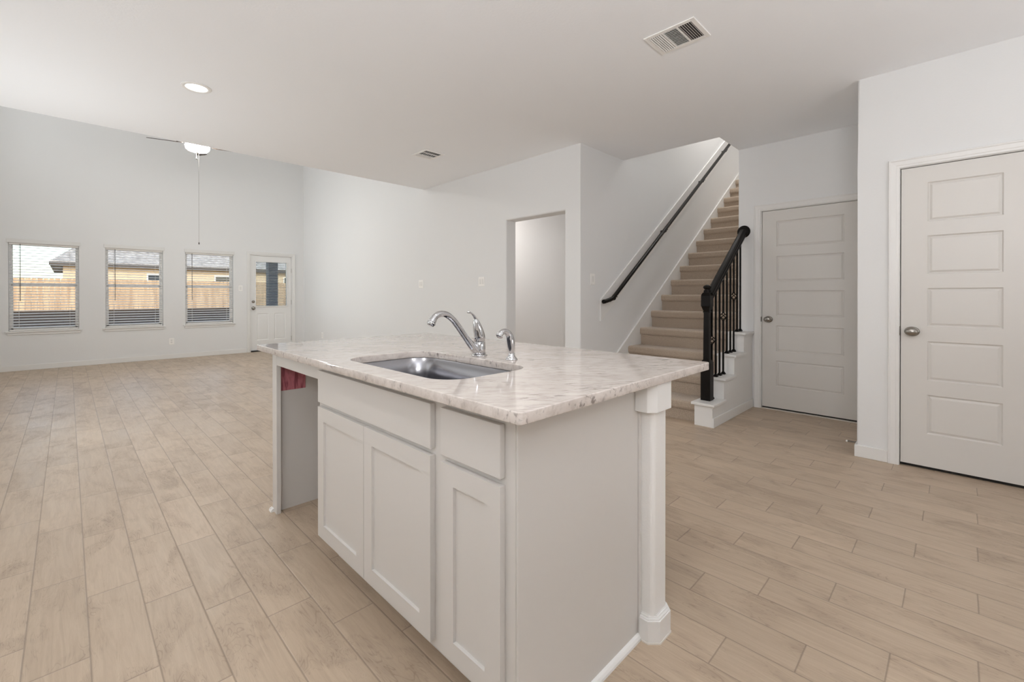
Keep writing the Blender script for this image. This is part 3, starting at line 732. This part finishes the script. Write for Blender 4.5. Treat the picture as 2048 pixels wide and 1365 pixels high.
# countertop with sink cut-out
def curve_slab(name, outer, inner, zc, ext, bev, m, parent=None):
    cu = bpy.data.curves.new(name, 'CURVE'); cu.dimensions = '2D'; cu.fill_mode = 'BOTH'
    for pts in [outer] + ([inner] if inner else []):
        s = cu.splines.new('POLY'); s.points.add(len(pts) - 1)
        for p_, (x, y) in zip(s.points, pts): p_.co = (x, y, 0, 1)
        s.use_cyclic_u = True
    cu.extrude = ext; cu.bevel_depth = bev; cu.bevel_resolution = 2; cu.offset = -bev
    tmp = bpy.data.objects.new('tmp', cu); C.objects.link(tmp)
    dg = bpy.context.evaluated_depsgraph_get(); me = bpy.data.meshes.new_from_object(tmp.evaluated_get(dg))
    bpy.data.objects.remove(tmp)
    me.transform(Matrix.Translation((0, 0, zc)))
    return obj(name, me, m, parent)
SX0, SX1, SY0, SY1 = 0.815, 1.215, 1.100, 1.820
top = curve_slab('countertop', rr(0.717, 1.800, 0.690, 2.660, 0.014, 5), rr(SX0, SX1, SY0, SY1, 0.10, 10), 0.899, 0.0120, 0.0030, M_granite)
tag(top, 'polished white and grey veined granite island countertop with sink cut-out', 'countertop')

# undermount sink
sk = thing('undermount_sink', 'stainless steel single bowl sink set under the granite countertop', 'sink', (1.015, 1.46, 0.884))
bm = B()
def loop(e, z, r, n=10): return [bm.verts.new((x, y, z)) for x, y in rr(SX0 - e, SX1 + e, SY0 - e, SY1 + e, r, n)]
rings = [loop(0.022, 0.8838, 0.115), loop(0.002, 0.8838, 0.10), loop(-0.001, 0.882, 0.098), loop(-0.006, 0.80, 0.09), loop(-0.010, 0.72, 0.085), loop(-0.018, 0.695, 0.08), loop(-0.045, 0.685, 0.06), loop(-0.12, 0.680, 0.03)]
rings2 = [loop(0.022, 0.8815, 0.115), loop(0.0015, 0.8815, 0.10), loop(0.0015, 0.80, 0.098), loop(-0.005, 0.72, 0.09), loop(-0.012, 0.69, 0.085), loop(-0.12, 0.676, 0.03)]
for R_ in (rings, rings2):
    for a, b in zip(R_, R_[1:]):
        n = len(a)
        for k in range(n): bm.faces.new((a[k], a[(k + 1) % n], b[(k + 1) % n], b[k]))
    bm.faces.new(R_[-1])
n = len(rings[0])
for k in range(n): bm.faces.new((rings[0][k], rings[0][(k + 1) % n], rings2[0][(k + 1) % n], rings2[0][k]))
obj('basin', bm, M_steel, sk, smooth=True)
bm = B(); lathe(bm, [(0, 0.0), (0.03, 0.0), (0.036, 0.003), (0.052, 0.0045), (0.055, 0.002), (0.055, 0.0)], (1.03, 1.46, 0.6808), (0, 0, 1), 28); obj('drain', bm, M_chrome, sk, smooth=True)

# faucet
FX, FY, ZT = 1.275, 1.476, 0.914
fc = thing('kitchen_faucet', 'chrome single-lever faucet with arched spout behind the sink', 'faucet', (FX, FY, ZT))
bm = B(); lathe(bm, [(0, 0), (0.034, 0), (0.035, 0.003), (0.033, 0.006), (0.028, 0.0075), (0.0, 0.0075)], (FX, FY, ZT), (0, 0, 1), 32); obj('base_ring', bm, M_chrome, fc, smooth=True)
bm = B(); lathe(bm, [(0, 0.007), (0.0265, 0.007), (0.0255, 0.03), (0.0245, 0.060), (0.0238, 0.0615), (0, 0.0615)], (FX, FY, ZT), (0, 0, 1), 32); obj('body', bm, M_chrome, fc, smooth=True)
bm = B(); lathe(bm, [(0, 0.0635), (0.0243, 0.0635), (0.0246, 0.085), (0.0235, 0.105), (0.0205, 0.124), (0.0165, 0.142), (0.012, 0.156), (0.008, 0.163), (0, 0.165)], (FX, FY, ZT), (0.0, 0, 1), 32)
for v in bm.verts:
    h = max(0, v.co.z - ZT - 0.09); v.co.x -= h * 0.30
cap = obj('lever_hub', bm, M_chrome, fc, smooth=True)
bm = B()
pts = smooth_path([(FX - 0.006, FY, 1.035), (FX - 0.012, FY, 1.055), (FX - 0.021, FY, 1.075), (FX - 0.034, FY, 1.092), (FX - 0.051, FY, 1.104), (FX - 0.066, FY, 1.107)], 5)
n = len(pts); tube(bm, pts, [0.0125 - 0.0085 * (k / (n - 1)) ** 0.6 + (0.0025 if k > n - 5 else 0) for k in range(n)], 14, True, [0.75] * n); obj('lever', bm, M_chrome, fc, smooth=True)
bm = B()
pts = smooth_path([(FX - 0.002, FY, 0.930), (FX - 0.025, FY, 0.945), (FX - 0.050, FY, 0.968), (FX - 0.083, FY, 1.005), (FX - 0.117, FY, 1.047), (FX - 0.146, FY, 1.078), (FX - 0.178, FY, 1.099), (FX - 0.210, FY, 1.103), (FX - 0.235, FY, 1.092), (FX - 0.250, FY, 1.071)], 6)
n = len(pts)
rads = []
for k in range(n):
    q = k / (n - 1)
    rads.append(0.0215 - 0.0085 * min(1, q * 3.0) if q < 0.9 else 0.013 + (q - 0.9) * 0.03)
tube(bm, pts, rads, 20, True, [1.0] * n); obj('spout', bm, M_chrome, fc, smooth=True)
d_ = (pts[-1] - pts[-3]).normalized()
bm = B(); lathe(bm, [(0, 0), (0.0165, 0), (0.018, 0.003), (0.0175, 0.007), (0.0145, 0.011), (0.0135, 0.014), (0.0, 0.013)], pts[-1], d_, 20); obj('aerator', bm, M_chrome, fc, smooth=True)

sp = thing('side_sprayer', 'chrome side sprayer standing right of the faucet', 'sprayer', (1.287, 1.290, ZT))
bm = B(); lathe(bm, [(0, 0), (0.025, 0), (0.024, 0.004), (0.017, 0.012), (0.0125, 0.018), (0.012, 0.028), (0.0, 0.028)], (1.287, 1.290, ZT), (0, 0, 1), 28); obj('holder', bm, M_chrome, sp, smooth=True)
bm = B()
pts = smooth_path([(1.287, 1.290, 0.936), (1.286, 1.290, 0.950), (1.284, 1.290, 0.972), (1.281, 1.290, 0.996), (1.275, 1.290, 1.014), (1.263, 1.290, 1.027), (1.247, 1.290, 1.033), (1.231, 1.290, 1.029), (1.221, 1.290, 1.019)], 5)
n = len(pts); rads = []
for k in range(n):
    q = k / (n - 1)
    rads.append(0.0085 + 0.0075 * math.sin(min(1, q / 0.40) * PI / 2) if q < 0.40 else 0.016 - 0.0045 * min(1, (q - 0.40) / 0.35))
tube(bm, pts, rads, 18, True); obj('wand', bm, M_chrome, sp, smooth=True)
d_ = (pts[-1] - pts[-3]).normalized()
bm = B(); lathe(bm, [(0, 0), (0.0125, 0), (0.0145, 0.002), (0.0145, 0.006), (0.0115, 0.009), (0, 0.008)], pts[-1], d_, 20); obj('spray_head', bm, M_chrome, sp, smooth=True)

# ------------------------------------------------------------------ staircase
NX = lambda k: 4.104 + 0.2735 * (k - 1)
NZ = lambda k: 0.2 * k - 0.014
stair = thing('carpeted_staircase', 'beige carpeted staircase rising to the upper floor behind the black railing', 'staircase', (4.1, 2.2, 0))
YS0, YS1 = 1.692, 2.722
for k in range(1, 17):
    x0, z1 = NX(k), NZ(k); z0 = NZ(k - 1) if k > 1 else 0.0
    xe = NX(k + 1) + 0.05 if k < 16 else 8.895
    poly = [(x0 + 0.026, z0 + (0.0 if k == 1 else -0.004)), (x0 + 0.024, z1 - 0.084), (x0 + 0.014, z1 - 0.083), (x0 + 0.004, z1 - 0.074), (x0 - 0.001, z1 - 0.060), (x0 - 0.002, z1 - 0.030)]
    for q in range(6):
        a = math.radians(180 - q * 90 / 5)
        poly.append((x0 + 0.022 + 0.024 * math.cos(a), z1 - 0.024 + 0.024 * math.sin(a) + 0.001))
    poly += [(x0 + 0.10, z1 + 0.001), (xe, z1 - 0.001), (xe, z0 - (0.0 if k == 1 else 0.004))]
    bm = B(); ya, yb = (YS0, YS1) if x0 < 5.14 else (1.6705, YS1)
    prism(bm, poly, 'y', ya, yb)
    obj('step', bm, M_carpet, stair)
bm = B()
sk0 = lambda x: 0.528 + 0.708 * (x - 4.443) + 0.012
prism(bm, [(3.975, 0.0), (3.975, 0.14), (4.02, sk0(4.02)), (8.6, sk0(8.6)), (8.6, 3.0), (4.3, 0.0)], 'y', 2.7222, 2.744, 0.0015, 1)
obj('skirt_board', bm, M_trim, stair)

# stepped knee wall carrying the railing
kw = sempty('wall_knee', (4.6, 1.6, 0))
KX = [4.045, 4.322, 4.594, 4.866, 5.139]; KZ = [0.21, 0.405, 0.60, 0.80]
poly = [(KX[0], 0)]
for k in range(4): poly += [(KX[k], KZ[k] - 0.024), (KX[k + 1], KZ[k] - 0.024)]
poly += [(5.139, 0)]
bm = B(); prism(bm, poly, 'y', 1.530, 1.690); obj('knee_wall_body', bm, M_trim, kw)
for k in range(4):
    bm = B(); x1 = KX[k + 1] + (-0.0005 if k == 3 else 0.0)
    box(bm, KX[k] - 0.024, x1, 1.506, 1.714 if k == 0 else 1.691, KZ[k] - 0.0235, KZ[k], 0.004, 2)
    obj('knee_wall_cap', bm, M_trim, kw)
    bm = B(); box(bm, KX[k] - 0.009 + 0.0, x1, 1.520, 1.5295, KZ[k] - 0.042, KZ[k] - 0.024, 0.002, 1); obj('cove_moulding', bm, M_trim, kw)
bm = B(); box(bm, KX[0] - 0.001, 5.126, 1.517, 1.5295, 0, 0.085, 0.003, 2); obj('knee_wall_base', bm, M_trim, kw)

rl = thing('stair_railing', 'black stair railing with newel post and iron balusters on the stepped white wall', 'railing', (4.2, 1.62, 0.21))
RY = 1.618
np_ = thing('newel', '', '', (4.2, 1.62, 0.21)); bpy.data.objects.remove(np_)
bm = B()
def sq(bm, h, z0, z1, bev=0.002): box(bm, 4.186 - h, 4.186 + h, 1.632 - h, 1.632 + h, z0, z1, bev)
sq(bm, 0.043, 0.2105, 0.56, 0.002)
# chamfer transition and slim square shaft, tapered
def frustum(bm, h0, h1, z0, z1):
    a = [bm.verts.new((4.186 + sx * h0, 1.632 + sy * h0, z0)) for sx, sy in ((-1, -1), (1, -1), (1, 1), (-1, 1))]
    b = [bm.verts.new((4.186 + sx * h1, 1.632 + sy * h1, z1)) for sx, sy in ((-1, -1), (1, -1), (1, 1), (-1, 1))]
    bm.faces.new(a[::-1]); bm.faces.new(b)
    for k in range(4): bm.faces.new((a[k], a[(k + 1) % 4], b[(k + 1) % 4], b[k]))
frustum(bm, 0.043, 0.026, 0.56, 0.585)
frustum(bm, 0.026, 0.023, 0.585, 1.02)
sq(bm, 0.029, 1.02, 1.032, 0.003); frustum(bm, 0.024, 0.038, 1.032, 1.075); sq(bm, 0.042, 1.075, 1.180, 0.004)
frustum(bm, 0.042, 0.028, 1.180, 1.205)
sq(bm, 0.024, 1.20, 1.225, 0.002)
newel = obj('newel_post', bm, M_black, rl)
bm = B(); lathe(bm, [(0.026, 1.218), (0.028, 1.226), (0.022, 1.232), (0.030, 1.242), (0.036, 1.250), (0.036, 1.258), (0.028, 1.268), (0.012, 1.276), (0, 1.278)], (4.186, 1.632, 0), (0, 0, 1), 24); obj('finial', bm, M_black, newel, smooth=True)
RZ = lambda x: 1.857 - 0.742 * (5.12 - x)
# handrail: bread-loaf section swept up the slope
bm = B()
sec = [(-0.030, -0.032), (0.030, -0.032), (0.030, -0.018), (0.024, -0.010), (0.031, 0.002), (0.033, 0.014), (0.027, 0.027), (0.012, 0.034), (-0.012, 0.034), (-0.027, 0.027), (-0.033, 0.014), (-0.031, 0.002), (-0.024, -0.010), (-0.030, -0.018)]
def rail_sweep(bm, pts, sec, y):
    rows = []
    for i, (x, z) in enumerate(pts):
        x2, z2 = pts[min(i + 1, len(pts) - 1)]; x1, z1 = pts[max(i - 1, 0)]
        L_ = math.hypot(x2 - x1, z2 - z1); nx, nz = -(z2 - z1) / L_, (x2 - x1) / L_
        rows.append([bm.verts.new((x + nx * b, y + a, z + nz * b)) for a, b in sec])
    n = len(sec)
    for a, b in zip(rows, rows[1:]):
        for k in range(n): bm.faces.new((a[k], a[(k + 1) % n], b[(k + 1) % n], b[k]))
    bm.faces.new(rows[0][::-1]); bm.faces.new(rows[-1])
rail_sweep(bm, [(4.205, RZ(4.205)), (5.122, RZ(5.122))], sec, RY)
obj('handrail', bm, M_black, rl)
bm = B(); lathe(bm, [(0, 0), (0.064, 0), (0.066, 0.005), (0.060, 0.013), (0.046, 0.018), (0.040, 0.024), (0, 0.024)], (5.1395, RY, RZ(5.12) + 0.005), (-1, 0, 0), 36); obj('rosette', bm, M_black, rl, smooth=True)
for i in range(9):
    x = 4.260 + 0.0963 * i
    zb = KZ[0] if x < KX[1] - 0.024 else KZ[1] if x < KX[2] - 0.024 else KZ[2] if x < KX[3] - 0.024 else KZ[3]
    zt = RZ(x) - 0.036
    bm = B(); h = 0.0072
    basket = {0: 0.760, 3: 0.972, 6: 1.168}.get(i)
    if basket is None:
        box(bm, x - h, x + h, RY - h, RY + h, zb + 0.0005, zt)
    else:
        box(bm, x - h, x + h, RY - h, RY + h, zb + 0.0005, basket - 0.040); box(bm, x - h, x + h, RY - h, RY + h, basket + 0.040, zt)
        for zz in (basket - 0.046, basket + 0.036): box(bm, x - 0.009, x + 0.009, RY - 0.009, RY + 0.009, zz, zz + 0.010, 0.002)
    bl = obj('baluster', bm, M_iron, rl)
    if basket is not None:
        bm = B()
        for q in range(4):
            a0 = q * PI / 2; pp = []
            for s_ in range(13):
                f = s_ / 12; rr_ = 0.0265 * math.sin(PI * f) + 0.004; a = a0 + f * PI * 1.0
                pp.append((x + rr_ * math.cos(a), RY + rr_ * math.sin(a), basket - 0.038 + 0.076 * f))
            tube(bm, pp, 0.0042, 6)
        obj('basket', bm, M_iron, bl)
    bm = B(); frustum_pts = ((0.019, zb + 0.0005), (0.019, zb + 0.007), (0.009, zb + 0.026))
    rows = [[bm.verts.new((x + sx * hh, RY + sy * hh, zz)) for sx, sy in ((-1, -1), (1, -1), (1, 1), (-1, 1))] for hh, zz in frustum_pts]
    for a, b in zip(rows, rows[1:]):
        for k in range(4): bm.faces.new((a[k], a[(k + 1) % 4], b[(k + 1) % 4], b[k]))
    bm.faces.new(rows[0][::-1]); bm.faces.new(rows[-1])
    obj('shoe', bm, M_iron, bl)

# wall handrail on a white backer board
wr = thing('wall_handrail', 'black wall-mounted handrail on a slanted white backer board left of the stairs', 'handrail', (4.09, 2.745, 0.9))
bm = B()
prism(bm, [(4.09, 0.897), (4.09, 1.131), (8.3, 1.131 + 0.7178 * 4.21), (8.3, 0.897 + 0.7178 * 4.21)], 'y', 2.7265, 2.7445, 0.002, 2)
obj('backer_board', bm, M_trim, wr)
HY = 2.655
sec2 = [(0.023 * math.cos(a), 0.022 * math.sin(a)) for a in [2 * PI * k / 14 for k in range(14)]]
hz = lambda x: 1.150 + 0.7178 * (x - 4.235)
bm = B(); rail_sweep(bm, [(4.03, 1.112), (4.05, 1.113), (4.09, 1.120), (4.15, 1.131), (4.19, 1.140), (4.215, 1.152), (4.24, 1.168), (4.28, 1.195), (8.2, 1.195 + 0.7178 * 3.92)], sec2, HY); obj('rail', bm, M_black, wr, smooth=True)
for x in (4.27, 5.48, 6.68, 7.6):
    z = 1.195 + 0.7178 * (x - 4.28)
    bm = B(); lathe(bm, [(0, 0), (0.026, 0), (0.027, 0.004), (0.012, 0.009), (0, 0.009)], (x, 2.7262, z - 0.055), (0, -1, 0), 18)
    tube(bm, smooth_path([(x, 2.720, z - 0.055), (x, 2.690, z - 0.058), (x, 2.662, z - 0.050), (x, HY, z - 0.022)], 4), 0.0065, 8); box(bm, x - 0.022, x + 0.022, HY - 0.012, HY + 0.012, z - 0.030, z - 0.020, 0.003); obj('bracket', bm, M_iron, wr)

# ------------------------------------------------------------------ ceiling fixtures
def vent(x0, x1, y0, y1, label, n_=6, dz=0.0095):
    cx, cy = (x0 + x1) / 2, (y0 + y1) / 2
    t_ = thing('ceiling_vent', label, 'vent', (cx, cy, CE), 'ceiling air vents')
    Z = CE
    bm = B()
    m_ = 0.028
    ox = [x0, x1]; 
    # frame with sloping rim around three louvre bays (bays follow each other along y)
    L_ = (y1 - y0 - 2 * m_); bay = (L_ - 2 * 0.010) / 3
    bays = [(y0 + m_ + k * (bay + 0.010), y0 + m_ + k * (bay + 0.010) + bay) for k in range(3)]
    box(bm, x0, x1, y0, y0 + m_, Z - 0.007, Z - 0.0005, 0.002); box(bm, x0, x1, y1 - m_, y1, Z - 0.007, Z - 0.0005, 0.002)
    box(bm, x0, x0 + m_, y0 + m_, y1 - m_, Z - 0.007, Z - 0.0005, 0.002); box(bm, x1 - m_, x1, y0 + m_, y1 - m_, Z - 0.007, Z - 0.0005, 0.002)
    for k in range(2): box(bm, x0 + m_, x1 - m_, bays[k][1], bays[k + 1][0], Z - 0.008, Z - 0.0005)
    obj('frame', bm, M_plate, t_)
    bm = B(); box(bm, x0 + m_ * .6, x1 - m_ * .6, y0 + m_ * .6, y1 - m_ * .6, Z - 0.0012, Z - 0.0004); obj('backing', bm, M_duct, t_)
    bm = B()
    for b in (0, 2):
        for k in range(n_):
            yy = bays[b][0] + (k + 0.5) * bay / n_; s = 1 if b == 2 else -1
            prism(bm, [(yy - 0.0005 * s, Z - 0.0015), (yy + 0.0035 * s, Z - dz), (yy + 0.0047 * s, Z - dz), (yy + 0.0012 * s, Z - 0.0015)], 'x', x0 + m_, x1 - m_)
    nx_ = n_ * 2; Lx = x1 - x0 - 2 * m_
    for k in range(nx_):
        xx = x0 + m_ + (k + 0.5) * Lx / nx_
        prism(bm, [(xx + 0.0005, Z - 0.0015), (xx - 0.0045, Z - 0.0090), (xx - 0.0057, Z - 0.0090), (xx - 0.0010, Z - 0.0015)], 'y', bays[1][0], bays[1][1])
    obj('louvres', bm, M_plate, t_)
vent(2.495, 2.745, 1.050, 1.360, 'white louvred vent in the ceiling nearest the camera')
vent(2.722, 2.978, 4.030, 4.310, 'small white louvred vent in the ceiling near the great room', 4, 0.0055)

def downlight(x, y, label, energy):
    t_ = thing('recessed_light', label, 'ceiling light', (x, y, CE))
    bm = B(); lathe(bm, [(0.069, -0.0005), (0.094, -0.0005), (0.097, -0.003), (0.094, -0.006), (0.072, -0.008), (0.068, -0.004), (0.069, -0.0005)], (x, y, CE), (0, 0, 1), 48); 
    obj('trim_ring', bm, M_plate, t_, smooth=True)
    bm = B(); lathe(bm, [(0, -0.004), (0.068, -0.003), (0.068, -0.0008), (0, -0.0008)], (x, y, CE), (0, 0, 1), 48); obj('diffuser', bm, M_led, t_)
    d = bpy.data.lights.new('downlight', 'AREA'); d.shape = 'DISK'; d.size = 0.15; d.energy = energy; d.color = (1.0, 0.985, 0.965)
    o = bpy.data.objects.new('downlight_lamp', d); C.objects.link(o); o.parent = t_; o.location = (0, 0, -0.012)
KE = E_['down']
downlight(0.693, 4.06, 'round lit recessed light in the ceiling over the open floor', KE)

downlight(0.95, 0.45, 'round recessed ceiling light directly above the near end of the island', KE)
downlight(-0.25, 1.55, 'round recessed ceiling light above the aisle in front of the sink', KE)

# ceiling fan in the great room
FNX, FNY, BZ = 1.30, 7.55, 3.20
fan = thing('ceiling_fan', 'ceiling fan with dark blades, lit bowl and long pull chain in the great room', 'ceiling fan', (FNX, FNY, HI))
bm = B(); lathe(bm, [(0, HI - 0.001), (0.07, HI - 0.001), (0.065, HI - 0.03), (0.03, HI - 0.07), (0.014, HI - 0.075), (0.013, 3.62), (0.03, 3.60), (0.10, 3.585), (0.115, 3.54), (0.115, 3.40), (0.10, 3.37), (0.07, 3.36), (0.065, 3.32), (0.10, 3.31), (0.125, 3.295), (0, 3.295)], (FNX, FNY, 0), (0, 0, 1), 32); obj('motor_housing', bm, M_nickel, fan, smooth=True)
bm = B(); lathe(bm, [(0.120, 3.296), (0.142, 3.288), (0.146, 3.270), (0.138, 3.235), (0.115, 3.212), (0.07, 3.198), (0, 3.193)], (FNX, FNY, 0), (0, 0, 1), 36); obj('light_bowl', bm, M_bowl, fan, smooth=True)
bm = B(); lathe(bm, [(0, 3.189), (0.018, 3.188), (0.016, 3.178), (0.006, 3.168), (0, 3.166)], (FNX, FNY, 0), (0, 0, 1), 18); obj('finial', bm, M_nickel, fan, smooth=True)
sight = math.atan2(FNY, FNX)
for k in range(4):
    a = sight + math.radians(84 + 90 * k) - PI + PI
    ca, sa = math.cos(a), math.sin(a)
    bm = B()
    out = [(0.17, 0.045), (0.22, 0.060), (0.47, 0.068), (0.535, 0.060), (0.56, 0.034)]
    poly = [(r_, w_) for r_, w_ in out] + [(r_, -w_) for r_, w_ in reversed(out)]
    top_, bot_ = [], []
    for (r_, w_) in poly:
        z = 3.302 - w_ * 0.27
        x, y = FNX + r_ * ca - w_ * sa, FNY + r_ * sa + w_ * ca
        top_.append(bm.verts.new((x, y, z + 0.004))); bot_.append(bm.verts.new((x, y, z - 0.004)))
    bm.faces.new(top_); bm.faces.new(bot_[::-1]); n = len(poly)
    for q in range(n): bm.faces.new((top_[q], top_[(q + 1) % n], bot_[(q + 1) % n], bot_[q]))
    bd = obj('blade', bm, M_fanblade, fan)
    bm = B(); pts = [(FNX + r_ * ca, FNY + r_ * sa, z) for r_, z in ((0.09, 3.365), (0.13, 3.345), (0.17, 3.318), (0.24, 3.313))]
    tube(bm, pts, [0.012, 0.011, 0.012, 0.014], 8, True, [0.5] * 4); obj('blade_iron', bm, M_nickel, bd)
bm = B(); tube(bm, [(FNX + 0.012, FNY - 0.01, 3.19), (FNX + 0.012, FNY - 0.01, 1.93)], 0.0016, 6); ch = obj('pull_chain', bm, mat('pull_cord', (0.25, 0.24, 0.22), 0.4), fan)
bm = B(); lathe(bm, [(0, -0.03), (0.006, -0.027), (0.007, -0.008), (0.003, 0.004), (0, 0.005)], (FNX + 0.012, FNY - 0.01, 1.925), (0, 0, 1), 12); obj('pull_weight', bm, M_fanblade, ch, smooth=True)
bm = B(); tube(bm, [(FNX - 0.012, FNY, 3.18), (FNX - 0.012, FNY, 3.115)], 0.0016, 6); ch = obj('pull_chain', bm, M_plate, fan)
bm = B(); lathe(bm, [(0, -0.014), (0.009, -0.008), (0.011, 0.0), (0.009, 0.008), (0, 0.014)], (FNX - 0.012, FNY, 3.10), (0, 0, 1), 12); obj('pull_weight', bm, M_nickel, ch, smooth=True)

# ------------------------------------------------------------------ plates
def plate(name, label, cat, c, axis, w, h, rockers=1, outlet=False, group=None):
    """axis: outward normal 'x-' or 'y-'; c = centre on the wall"""
    t_ = thing(name, label, cat, c, group)
    def bx(bm, u0, u1, z0, z1, d0, d1, bev=0.0008):
        if axis == 'x-': box(bm, c[0] - d1, c[0] - d0, c[1] + u0, c[1] + u1, c[2] + z0, c[2] + z1, bev)
        else: box(bm, c[0] + u0, c[0] + u1, c[1] - d1, c[1] - d0, c[2] + z0, c[2] + z1, bev)
    bm = B(); bx(bm, -w / 2, w / 2, -h / 2, h / 2, 0.0003, 0.006, 0.002); obj('plate', bm, M_plate, t_)
    for k in range(rockers):
        u = (k - (rockers - 1) / 2) * 0.046
        bm = B()
        if not outlet:
            bx(bm, u - 0.0165, u + 0.0165, -0.033, 0.033, 0.006, 0.0075); 
            bx(bm, u - 0.0145, u + 0.0145, -0.030, 0.002, 0.0075, 0.0095); obj('rocker', bm, M_trim, t_)
        else:
            bm.free()
            for z in (-0.0195, 0.0195):
                bm = B(); bx(bm, u - 0.0165, u + 0.0165, z - 0.0145, z + 0.0145, 0.006, 0.0078); rc = obj('receptacle', bm, M_trim, t_)
                for du in (-0.006, 0.006): bm = B(); bx(bm, u + du - 0.001, u + du + 0.001, z, z + 0.007, 0.0077, 0.0082, 0); obj('slot', bm, M_dark, rc)
    return t_
plate('switch_plate', 'white double switch plate on the wall just left of the open doorway', 'light switch', (XM, 4.29, 1.356), 'x-', 0.118, 0.118, 2)
plate('switch_plate', 'bright white double switch plate further left on the long wall', 'light switch', (XM, 5.663, 1.349), 'x-', 0.118, 0.118, 2)
plate('switch_plate', 'single rocker switch on the wall at the foot of the stairs', 'light switch', (3.957, 2.745, 1.351), 'y-', 0.074, 0.118, 1)
plate('switch_plate', 'single switch on the far wall between window and back door', 'light switch', (2.503, YW, 1.325), 'y-', 0.074, 0.118, 1)
plate('wall_outlet', 'low outlet on the far wall between the middle and right windows', 'outlet', (1.371, YW, 0.323), 'y-', 0.074, 0.118, 1, True)
plate('wall_outlet', 'low outlet on the long wall near the back door corner', 'outlet', (XM, 9.306, 0.351), 'x-', 0.074, 0.118, 1, True)
